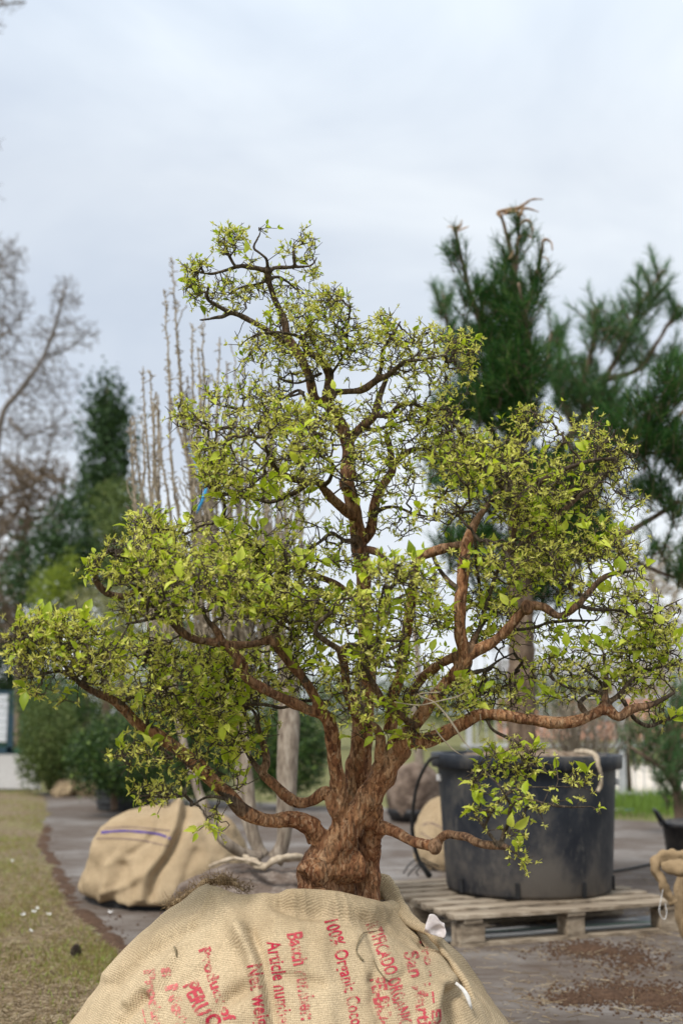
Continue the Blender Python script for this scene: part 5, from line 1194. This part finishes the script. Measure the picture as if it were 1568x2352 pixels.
needle_tree('young_pine', tuple(G(1560, 1890)), 'low bushy young pine at the right edge in front of the fence', RL, 11.0, RP, .006, .09, M_needle2, M_pinebark, nper=70, twig=.005, minsp=.07, nw=1.5)

# ================================================================== BACKGROUND VEGETATION
def leaf_bush(name, base, label, cat, pads, Y0, n_leaf, size, mat, stems=None, smat=None, group=None, clump=8, normal_out=True, part='foliage', tmpl=None):
    root = empty(name, base, label, cat, group)
    tot = sum(p[2]*p[3]*(p[6] if len(p) > 6 else 1) for p in pads); pos = []
    for pd in pads:
        w = pd[6] if len(pd) > 6 else 1; n = int(n_leaf*pd[2]*pd[3]*w/tot)
        # clumps on a lumpy shell, leaves around each clump
        nc = max(6, n//clump); g = unit(rng.normal(size=(nc, 3))); rr_ = rng.random(nc)**.33
        rr_ = np.where(rng.random(nc) < .65, rng.uniform(.86, 1.0, nc), rr_)
        fr = np.array([1+.28*noise.noise(Vector(x)*1.8+Vector((Y0, pd[0]*.01, 0)))+.12*noise.noise(Vector(x)*5) for x in g]); g = g*(rr_*fr)[:, None]
        C_ = []
        for a, b_, c_ in g:
            Y = Y0+pd[4]+c_*pd[5]; p = P(pd[0]+a*pd[2], pd[1]+b_*pd[3], Y); C_.append((p.x, p.y, max(p.z, .02)))
        C_ = np.array(C_); k = rng.integers(0, nc, n); pos.append(C_[k]+rng.normal(size=(n, 3))*size*1.3)
    pos = np.vstack(pos); n = len(pos); D = unit(rng.normal(size=(n, 3))+np.array([[0, -.1, .35]])); X, Y_, Z = frames(D)
    V, Q, R = scatter(tmpl or DV, DF, pos, X, Y_, Z, rng.uniform(.6, 1.4, n)*size, np.clip(rng.normal(.45, .25, n), 0, 1))
    link(part, np_mesh(part, V, Q, {'var': R}), mat, root, smooth=False)
    if stems:
        for s in stems: stem('trunk', s, smat or M_pinebark, root, n=8, jit=.01)
    return root
GS = 'clipped evergreen shrubs standing on the mat'
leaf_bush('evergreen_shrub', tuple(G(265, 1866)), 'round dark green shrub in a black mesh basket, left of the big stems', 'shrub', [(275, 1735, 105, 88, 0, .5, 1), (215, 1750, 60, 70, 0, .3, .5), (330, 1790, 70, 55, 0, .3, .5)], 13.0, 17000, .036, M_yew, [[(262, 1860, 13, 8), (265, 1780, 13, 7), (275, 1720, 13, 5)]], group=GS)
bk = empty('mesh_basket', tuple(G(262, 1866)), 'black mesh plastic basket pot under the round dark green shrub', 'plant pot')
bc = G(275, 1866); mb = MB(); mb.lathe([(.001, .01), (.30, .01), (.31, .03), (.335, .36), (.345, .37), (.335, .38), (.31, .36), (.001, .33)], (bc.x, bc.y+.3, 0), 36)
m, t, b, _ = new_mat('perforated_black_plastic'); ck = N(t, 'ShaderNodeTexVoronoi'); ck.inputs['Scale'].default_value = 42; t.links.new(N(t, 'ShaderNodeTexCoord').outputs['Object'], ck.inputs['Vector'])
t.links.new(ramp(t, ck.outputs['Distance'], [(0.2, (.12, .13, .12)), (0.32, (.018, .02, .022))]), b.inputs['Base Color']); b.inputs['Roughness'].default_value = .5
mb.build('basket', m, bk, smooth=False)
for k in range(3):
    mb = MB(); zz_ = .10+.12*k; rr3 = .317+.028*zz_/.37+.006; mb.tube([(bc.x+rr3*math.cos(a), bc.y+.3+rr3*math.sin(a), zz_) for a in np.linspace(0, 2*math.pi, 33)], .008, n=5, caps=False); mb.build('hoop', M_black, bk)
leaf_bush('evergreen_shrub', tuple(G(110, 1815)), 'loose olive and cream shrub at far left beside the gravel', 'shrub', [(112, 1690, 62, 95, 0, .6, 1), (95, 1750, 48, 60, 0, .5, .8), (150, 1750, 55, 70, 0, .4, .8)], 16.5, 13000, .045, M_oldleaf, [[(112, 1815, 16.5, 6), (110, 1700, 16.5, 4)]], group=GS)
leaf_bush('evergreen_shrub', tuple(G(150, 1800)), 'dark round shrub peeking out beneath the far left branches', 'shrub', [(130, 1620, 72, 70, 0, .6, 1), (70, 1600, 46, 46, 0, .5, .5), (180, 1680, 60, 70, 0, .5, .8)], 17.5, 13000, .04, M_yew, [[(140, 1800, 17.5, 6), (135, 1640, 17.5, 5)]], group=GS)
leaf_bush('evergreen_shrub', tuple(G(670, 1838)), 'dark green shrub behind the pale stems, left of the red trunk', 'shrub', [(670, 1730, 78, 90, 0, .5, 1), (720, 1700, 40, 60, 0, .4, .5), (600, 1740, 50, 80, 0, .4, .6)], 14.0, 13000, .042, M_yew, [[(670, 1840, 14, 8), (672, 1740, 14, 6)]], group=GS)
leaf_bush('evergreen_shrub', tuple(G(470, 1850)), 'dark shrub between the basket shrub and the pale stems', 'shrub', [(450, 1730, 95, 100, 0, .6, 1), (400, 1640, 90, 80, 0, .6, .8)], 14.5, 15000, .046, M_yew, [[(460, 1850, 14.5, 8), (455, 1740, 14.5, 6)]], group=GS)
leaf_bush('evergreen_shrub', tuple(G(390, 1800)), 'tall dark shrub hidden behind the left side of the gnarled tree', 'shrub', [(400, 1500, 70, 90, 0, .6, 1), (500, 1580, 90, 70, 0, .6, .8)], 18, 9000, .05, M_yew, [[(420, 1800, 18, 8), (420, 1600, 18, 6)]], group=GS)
# far left mass
HT = 'trees and bushes far behind on the left'
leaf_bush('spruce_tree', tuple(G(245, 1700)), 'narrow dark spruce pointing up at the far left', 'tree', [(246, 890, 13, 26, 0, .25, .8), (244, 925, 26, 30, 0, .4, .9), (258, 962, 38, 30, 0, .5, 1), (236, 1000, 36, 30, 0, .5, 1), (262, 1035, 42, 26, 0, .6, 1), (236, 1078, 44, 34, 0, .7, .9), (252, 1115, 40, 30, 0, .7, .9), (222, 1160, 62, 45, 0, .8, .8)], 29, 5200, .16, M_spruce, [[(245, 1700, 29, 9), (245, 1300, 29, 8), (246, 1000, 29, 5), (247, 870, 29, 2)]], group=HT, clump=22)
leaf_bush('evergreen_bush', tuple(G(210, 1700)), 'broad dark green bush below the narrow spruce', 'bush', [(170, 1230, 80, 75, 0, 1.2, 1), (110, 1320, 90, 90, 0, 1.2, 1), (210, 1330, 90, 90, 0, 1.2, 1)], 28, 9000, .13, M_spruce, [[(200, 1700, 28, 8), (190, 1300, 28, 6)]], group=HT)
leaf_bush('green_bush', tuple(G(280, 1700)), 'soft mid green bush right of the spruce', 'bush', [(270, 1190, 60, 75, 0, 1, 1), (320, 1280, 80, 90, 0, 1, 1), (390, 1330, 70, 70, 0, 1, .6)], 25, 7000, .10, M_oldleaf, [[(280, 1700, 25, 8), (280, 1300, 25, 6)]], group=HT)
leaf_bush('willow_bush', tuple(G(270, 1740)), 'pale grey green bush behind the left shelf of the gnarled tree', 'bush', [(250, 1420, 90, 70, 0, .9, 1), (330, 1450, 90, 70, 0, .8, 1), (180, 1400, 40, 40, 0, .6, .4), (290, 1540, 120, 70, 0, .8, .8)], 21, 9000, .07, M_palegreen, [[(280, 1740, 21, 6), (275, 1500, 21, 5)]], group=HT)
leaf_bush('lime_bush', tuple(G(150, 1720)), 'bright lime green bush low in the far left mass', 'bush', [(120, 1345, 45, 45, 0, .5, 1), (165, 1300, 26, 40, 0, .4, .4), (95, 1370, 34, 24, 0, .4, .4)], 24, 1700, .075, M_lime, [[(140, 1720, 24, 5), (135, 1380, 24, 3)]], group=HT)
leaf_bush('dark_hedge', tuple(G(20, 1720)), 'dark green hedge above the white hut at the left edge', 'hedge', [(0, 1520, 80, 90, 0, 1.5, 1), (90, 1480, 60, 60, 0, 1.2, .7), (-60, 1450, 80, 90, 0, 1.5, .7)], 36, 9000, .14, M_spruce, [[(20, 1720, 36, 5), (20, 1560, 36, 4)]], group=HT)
leaf_bush('far_hedge', tuple(G(900, 1690)), 'long low hedge far behind the centre of the nursery', 'hedge', [(u, 1610+8*math.sin(u), 80, 50, 0, 1.2, 1) for u in range(-120, 1330, 90)], 38, 22000, .15, M_oldleaf, [[(900, 1700, 38, 5), (900, 1620, 38, 4)]], group=HT)
def bare_tree(name, base, label, limbs, Y0, pads, dens, mat, tip, minsp, group=HT, cat='tree', kink=.12):
    root = empty(name, base, label, cat, group); sk = trace_limbs(limbs, Y0, .25); mbx = MB()
    for c in sk: mbx.tube([r[:3] for r in c], [r[3] for r in c], n=8)
    mbx.build('trunk', mat, root, smooth=True)
    pt = thin_points(sample_pads(pads, Y0, dens), minsp); A, B, RA, RB, tp, md = grow([c for c in sk], pt, bias=.35, tip_r=tip, kink=kink, max_r=tip*5)
    # fine end twigs
    p_ = np.vstack([tp[0], md[0]]); d_ = np.vstack([tp[1], md[1]]); k = np.repeat(np.arange(len(p_)), 3); D = unit(d_[k]+rng.normal(size=(len(k), 3))*.5+np.array([[0, 0, .3]]))
    A = np.vstack([A, p_[k]]); B = np.vstack([B, p_[k]+D*rng.uniform(.6, 1.6, (len(k), 1))*minsp]); RA = np.r_[RA, np.full(len(k), tip*.8)]; RB = np.r_[RB, np.full(len(k), tip*.5)]
    V, Q = prisms(A, B, RA, RB, 4); link('twigs', np_mesh('twigs', V, Q), mat, root); return root
bare_tree('bare_tree', tuple(G(-20, 1700)), 'leafless tree with a leaning trunk at far left', [([(-30, 1700, 14), (-25, 1300, 12), (0, 980, 9), (45, 900, 7.5), (95, 830, 6), (130, 740, 5), (150, 660, 3)], 0, 0), ([(100, 820, 4), (160, 800, 3), (200, 760, 2)], 1), ([(20, 960, 5), (60, 1000, 4), (120, 980, 3)], -1), ([(-20, 1250, 7), (60, 1150, 5), (110, 1050, 3)], .5)], 34,
 [(150, 690, 45, 60, 0, 1.5, .8), (185, 770, 50, 45, 0, 1.5, .6), (110, 780, 60, 60, 0, 1.5, .7), (60, 880, 70, 70, 0, 2, .7), (130, 880, 60, 60, 0, 1.5, .6), (60, 1000, 90, 80, 0, 2, .8), (150, 980, 60, 70, 0, 1.5, .5)], .022, M_twiggrey, .007, .085)
bare_tree('bare_tree', tuple(G(-190, 1700)), 'taller leafless tree whose twigs reach in at the left edge', [([(-190, 1700, 20), (-180, 1200, 17), (-150, 800, 13), (-110, 500, 9), (-80, 200, 6), (-60, 0, 4)], 0, 0), ([(-150, 800, 8), (-70, 680, 6), (0, 610, 4)], 0), ([(-100, 450, 6), (-40, 330, 4), (-15, 300, 3)], 0), ([(-70, 100, 5), (-20, 20, 4), (60, 5, 2.5)], 0), ([(-165, 950, 8), (-60, 830, 6), (20, 760, 4)], 0)], 30,
 [(10, 600, 60, 70, 0, 1.5, .9), (20, 700, 60, 70, 0, 1.5, .9), (-10, 800, 80, 80, 0, 1.5, .9), (10, 10, 44, 26, 0, .8, .5), (-20, 440, 34, 26, 0, .6, .5), (-20, 330, 30, 30, 0, .6, .4), (-5, 60, 26, 24, 0, .5, .4)], .020, M_twiggrey, .0065, .08)
bare_tree('bare_thicket', tuple(G(60, 1715)), 'reddish brown leafless thicket below the far left trees', [([(40, 1715, 8), (45, 1400, 7), (60, 1200, 5), (80, 1100, 3)], 0, 0), ([(42, 1450, 6), (-20, 1300, 5), (-30, 1150, 3)], 0), ([(45, 1400, 6), (120, 1250, 4), (150, 1150, 3)], 0)], 31,
 [(20, 1110, 90, 70, 0, 1.5, 1), (110, 1100, 70, 60, 0, 1.5, .8), (20, 1220, 80, 80, 0, 1.5, 1.2), (20, 1340, 70, 90, 0, 1.5, 1.3), (100, 1180, 70, 60, 0, 1.5, .8), (0, 1430, 60, 60, 0, 1.2, 1)], .030, M_twigred, .012, .075, cat='bush')
bare_tree('weeping_tree', tuple(G(1500, 1735)), 'pale beige leafless tree beyond the fence on the right', [([(1520, 1735, 9), (1515, 1500, 8), (1500, 1350, 6), (1480, 1280, 4)], 0, 0), ([(1512, 1450, 5), (1560, 1340, 4), (1580, 1260, 3)], 0), ([(1508, 1420, 5), (1450, 1350, 4), (1430, 1320, 3)], 0)], 24,
 [(1470, 1330, 70, 60, 0, 1, 1), (1540, 1330, 60, 80, 0, 1, 1.2), (1450, 1430, 60, 80, 0, 1, 1.2), (1540, 1460, 60, 90, 0, 1, 1.2), (1480, 1560, 90, 60, 0, 1, 1)], .013, M_twigpale, .008, .075)
# dead twigs over the tub
dt = empty('dry_brambles', (PCX+.6, 8.2, 0), 'tangle of dry pale brambles behind the black tub', 'bush')
A_, B_, R0, R1 = [], [], [], []
for k in range(150):
    u, v = rng.uniform(1215, 1440), rng.uniform(1600, 1700); y = rng.uniform(7.6, 8.8); q = np.array(P(1322, 1775, 8.2)); e_ = np.array(P(u, v, y)); mid = (q+e_)/2+rng.normal(size=3)*.1; c = catmull([(*q, .004), (*mid, .003), (*e_, .002), *[(*(e_+rng.normal(size=3)*.12), .0015)]], .06)
    A_ += list(c[:-1, :3]); B_ += list(c[1:, :3]); R0 += list(c[:-1, 3]); R1 += list(c[1:, 3])
V, Q = prisms(np.array(A_), np.array(B_), np.array(R0), np.array(R1), 4); link('twigs', np_mesh('twigs', V, Q), M_twigpale, dt)
stem('stem', [(1322, 2000, 8.2, 5), (1322, 1850, 8.2, 4), (1320, 1740, 8.2, 3)], M_twigpale, dt, n=6)

# ================================================================== FENCE, HUT, HOUSE
M_galv = simple('pale_fence_metal', [(0.3, (0.42, 0.42, 0.43)), (0.7, (0.6, 0.6, 0.6))], 3, .5, 0, metal=.3)
fn = empty('metal_fence', (5, 15.2, 0), 'pale metal bar fence beyond the grass on the right', 'fence')
x = 1.6; k = 0
while x < 9.5:
    MB().box((x, 15.2, 1.0), (.07, .07, 2.0)).build('post', M_galv, fn); x += 1.9
mb = MB(); x = 1.7
while x < 9.4: mb.box((x, 15.17, 1.0), (.012, .012, 1.9)); x += .115
mb.build('bars', M_galv, fn)
for z in (.12, .7, 1.3, 1.9): MB().box((5.5, 15.14, z), (8, .02, .035)).build('rail', M_galv, fn)
M_postw = simple('dark_wooden_post', [(0.3, (0.07, 0.05, 0.03)), (0.7, (0.14, 0.10, 0.06))], 6, .9, .3)
pp_ = G(1441, 1842); mb = MB(); mb.tube([(pp_.x, pp_.y, 0), (pp_.x, pp_.y, .5), (pp_.x+.02, pp_.y, 1.1)], [.06, .055, .05], n=10, wob=.04); tag(mb.build('wooden_post', M_postw, smooth=True), 'short dark round post before the metal fence at right', 'post')
hut = empty('site_hut', tuple(G(10, 1725)), 'green hut with white slatted shutter at the far left edge', 'hut')
M_hutg = simple('green_paint', [(0.3, (0.05, 0.13, 0.08)), (0.7, (0.09, 0.20, 0.13))], 1, .6, 0); M_hutb = simple('dark_teal_frame', [(0.3, (0.02, 0.05, 0.075)), (0.7, (0.035, 0.075, 0.10))], 1, .5, 0); M_hutw = simple('white_slats', [(0.3, (0.66, 0.68, 0.72)), (0.7, (0.78, 0.80, 0.83))], 1, .6, 0)
s33 = pm(33); hx = lambda u: (u-784)*s33; hzv = lambda v: CZ-(v-1636)*s33
MB().box(((hx(-160)+hx(58))/2, 34.2, hzv(1665)), (hx(58)-hx(-160), 2, 1.65)).build('wall', M_hutg, hut)
MB().box(((hx(-160)+hx(62))/2, 34.2, hzv(1592)), (hx(62)-hx(-160)+.2, 2.3, .12)).build('roof', M_hutb, hut)
MB().box((hx(35), 33.15, hzv(1660)), (.16, .1, 1.6)).build('frame', M_hutb, hut); MB().box(((hx(-160)+hx(40))/2, 33.15, hzv(1722)), (hx(40)-hx(-160), .1, .2)).build('frame', M_hutb, hut)
for i in range(7): MB().box(((hx(-150)+hx(27))/2, 33.1, hzv(1602+i*15.5)), (hx(27)-hx(-150), .08, 13.5*s33), rx=.15).build('slat', M_hutw, hut)
hs = empty('salmon_house', tuple(G(1380, 1690)), 'low salmon coloured house far behind the fence', 'house')
M_salm = simple('salmon_render', [(0.3, (0.50, 0.25, 0.17)), (0.7, (0.60, 0.33, 0.24))], .6, .9, 0); M_roofh = simple('grey_roof', [(0.3, (0.16, 0.15, 0.15)), (0.7, (0.24, 0.23, 0.22))], 1, .8, 0); M_win = simple('window_glass', [(0.3, (0.25, 0.28, 0.3)), (0.7, (0.35, 0.38, 0.4))], 1, .2, 0)
MB().box((11.5, 52, 1.1), (9, 5, 2.2)).build('wall', M_salm, hs)
mb = MB(); mb.add([(6.8, 49.2, 2.2), (16.2, 49.2, 2.2), (16.2, 54.8, 2.2), (6.8, 54.8, 2.2), (6.8, 52, 3.4), (16.2, 52, 3.4)], [(0, 1, 5, 4), (3, 4, 5, 2), (0, 4, 3), (1, 2, 5), (0, 3, 2, 1)]); mb.build('roof', M_roofh, hs)
for x in (8.5, 11, 13.5): MB().box((x, 49.46, 1.3), (.9, .1, 1.0)).build('window', M_win, hs)
# grass before the fence
M_grassb = leafy('bright_grass', [(0, (0.10, 0.15, 0.03)), (1, (0.22, 0.34, 0.07))], .3, .6, .2)
def garea():
    while True:
        x = rng.uniform(2.2, 7); y = rng.uniform(11.5, 15.4)
        if not mat_in(x, y): return x, y
o = blades(9000, garea, .24, M_grassb, 'grass', (0, 1), lean=.3, w=.006, clump=lambda x, y: 1 if y > 13.3 else .12); tag(o, 'bright green grass in front of the metal fence', 'grass', kind='stuff')

# ================================================================== SMALL NEIGHBOURS
# brown soil ball and burlap ball between trunk and tub
c = G(952, 1893); sb2 = empty('soil_root_ball', (c.x, c.y+.3, 0), 'dark brown rounded root ball in a black tray, right of the red trunk', 'root ball')
cc = Vector((c.x, c.y+.28, 0)); mb = MB(); mb.lathe([(.21, .04), (.26, .12), (.285, .26), (.28, .40), (.24, .51), (.16, .57), (.05, .59), (.001, .59)], tuple(cc), 48)
for i, p in enumerate(mb.v): q = Vector(p); d = (q-(cc+Vector((0, 0, .3)))).normalized(); mb.v[i] = tuple(q+d*(noise.noise(q*6)*.04+noise.noise(q*20)*.02))
mb.build('soil', M_soil if False else simple('brown_root_soil', [(0.3, (0.05, 0.035, 0.027)), (0.5, (0.15, 0.11, 0.085)), (0.7, (0.30, 0.23, 0.18))], 9, .95, 1, .03, spec=.1), sb2, smooth=True)
mb = MB(); mb.lathe([(.001, .005), (.22, .005), (.27, .10), (.265, .14), (.22, .12)], tuple(cc), 36); mb.build('black_base', M_black, sb2, smooth=True)
stg = empty('slim_tree', tuple(cc+Vector((0, 0, .58))), 'slim grey trunk rising from the brown root ball', 'tree')
Yc = cc.y; stem('trunk', [(962, 1772, Yc, 13), (962, 1745, Yc, 11), (958, 1700, Yc, 10), (950, 1640, Yc, 9), (960, 1540, Yc, 8), (950, 1440, Yc, 6)], M_stem, stg, n=10)
stem('branch', [(955, 1660, Yc, 5), (985, 1600, Yc, 4), (1005, 1520, Yc, 3)], M_stem, stg, n=8)
YC = 8.6; rb3, V3_, Q3_ = wrapped_ball((1040-784)*pm(YC), YC+.3, [(.02, .24), (.08, .28), (.22, .29), (.36, .24), (.46, .15), (.50, .02)], label='pale burlap root ball half hidden behind the left of the black tub', seed=8.2, lump=.02, sx=.95)
bv3 = bvhtree.BVHTree.FromPolygons([tuple(x) for x in V3_], [tuple(x) for x in Q3_])
decal(bv3, [(970, 1895), (990, 1890), (1020, 1905)], 1.6, M_thread, 'cord', WRAPS[-1]); decal(bv3, [(965, 1912), (985, 1925), (1015, 1948)], 1.6, M_thread, 'cord', WRAPS[-1])
# crumpled burlap by the basket
for u, v, r in ((142, 1832, .13), (188, 1830, .17)):
    g = G(u, v); wrapped_ball(g.x, g.y+r, [(.01, r), (r*.6, r*1.1), (r*1.3, r*.8), (r*1.7, r*.35), (r*1.8, .01)], name='burlap_bundle', label='small crumpled burlap bundle '+('at far left below the olive shrub' if u < 150 else 'touching the black mesh basket'), seed=u*.1, lump=.05)
# right edge: burlap ball with curled cloth and black tub with handle
YR = 5.5; rb4, V4_, Q4_ = wrapped_ball((1712-784)*pm(YR), YR+.1, [(.0, .26), (.1, .31), (.24, .33), (.36, .315), (.42, .29), (.43, .24), (.40, .16)], label='brown burlap root ball with curled rim cut off by the right edge', seed=5.5, lump=.03, mat=M_burlapd)
cloth_roll('curled_rim', pth([(1640, 1985, 5.3, 12), (1590, 1975, 5.2, 13), (1545, 1968, 5.2, 12), (1512, 1972, 5.2, 12), (1505, 1995, 5.18, 13), (1518, 2022, 5.17, 12), (1530, 2050, 5.17, 11), (1545, 2075, 5.17, 9)]), M_burlapd, rb4, crump=.45)
cloth_roll('curled_rim', pth([(1640, 2010, 5.15, 14), (1590, 2000, 5.12, 16), (1550, 1992, 5.12, 14), (1520, 1990, 5.15, 9)]), M_burlapd, rb4, crump=.5)
mb = MB(); c = catmull(pth([(1522, 2040, 5.15, .8), (1516, 2070, 5.15, .8), (1513, 2095, 5.15, .8), (1524, 2112, 5.15, .8), (1530, 2095, 5.15, .8), (1526, 2075, 5.15, .8)]), .01); mb.tube([r[:3] for r in c], [r[3] for r in c], n=5); mb.build('loose_string', M_white, rb4)
g = G(1640, 2008); tb = empty('plant_tub', (g.x, g.y+.25, 0), 'small black tub with a loop handle at the right edge', 'plant pot')
mb = MB(); mb.lathe([(.001, .005), (.235, .005), (.245, .03), (.275, .30), (.295, .30), (.300, .33), (.285, .335), (.27, .31), (.001, .28)], (g.x, g.y+.25, 0), 48); mb.build('tub_body', M_pot, tb, smooth=True)
hx0 = Vector((g.x-.295, g.y+.2, .31)); mb = MB(); mb.tube([hx0+Vector((.01, -.07, 0)), hx0+Vector((-.05, -.07, .10)), hx0+Vector((-.045, .05, .11)), hx0+Vector((.01, .06, 0))], .012, n=6); mb.build('handle', M_black, tb, smooth=True)
# pine cone on the verge
g = G(174, 2220); pc = MB(); z0 = verge_z(g.x, g.y)+.004
bmx = []
for k in range(60):
    s = k/60; a = k*2.4; r = .020*math.sin(math.pi*min(1, s*.85+.12)); zc = .055*s; o_ = Vector((g.x+math.cos(a)*r, g.y+math.sin(a)*r, z0+zc)); pc.box(tuple(o_), (.012, .010, .003), rz=a, ry=-.5, jit=.001)
pc.tube([(g.x, g.y, z0), (g.x, g.y, z0+.055)], [.009, .004], n=8)
tag(pc.build('pine_cone', simple('cone_brown', [(0.3, (0.03, 0.022, 0.018)), (0.7, (0.10, 0.075, 0.055))], 90, .9, .3)), 'small dark pine cone lying on the dry verge', 'pine cone')
# scraps
M_scrap = simple('blue_scrap', [(0.3, (0.05, 0.12, 0.5)), (0.7, (0.08, 0.2, 0.6))], 9, .5, 0)
for (u, v, mt, lab) in ((1338, 1868, M_scrap, 'small blue plastic scrap at the far mat edge right of the tub'), (1313, 1867, M_tag, 'small pale plastic scrap beside the blue one')):
    u += 100; g = G(u, v); mb = MB(); rr4 = 5
    for i in range(rr4):
        for j in range(rr4): q = Vector((i*.025, j*.02, u)); mb.v.append((g.x+i*.025, g.y+j*.02, .03+abs(noise.noise(q*30))*.05))
    for i in range(rr4-1):
        for j in range(rr4-1): mb.f.append((i*rr4+j, (i+1)*rr4+j, (i+1)*rr4+j+1, i*rr4+j+1))
    o = mb.build('plastic_scrap', mt, smooth=True); tag(o, lab, 'litter'); so = o.modifiers.new('t', 'SOLIDIFY'); so.thickness = .004
GP = 'white petals fallen on the verge'
for u, v in ((52, 2120), (78, 2115), (84, 2108), (112, 2122), (70, 2160), (30, 1990), (254, 2105)):
    g = G(u, v); mb = MB(); a = rng.random()*6; c0 = Vector((g.x, g.y, max(verge_z(g.x, g.y), mat_z(g.x, g.y))+.02))
    pts5 = [c0+Vector((math.cos(a+k*1.2566)*.014, math.sin(a+k*1.2566)*.014, .006*((k % 2)*2-1))) for k in range(5)]
    mb.add([tuple(c0-Vector((0, 0, .004)))]+[tuple(p) for p in pts5], [(0, k+1, (k+1) % 5+1) for k in range(5)]); o = mb.build('petal', M_white, smooth=True); tag(o, 'white petal scrap lying on the ground at left', 'petal', group=GP)
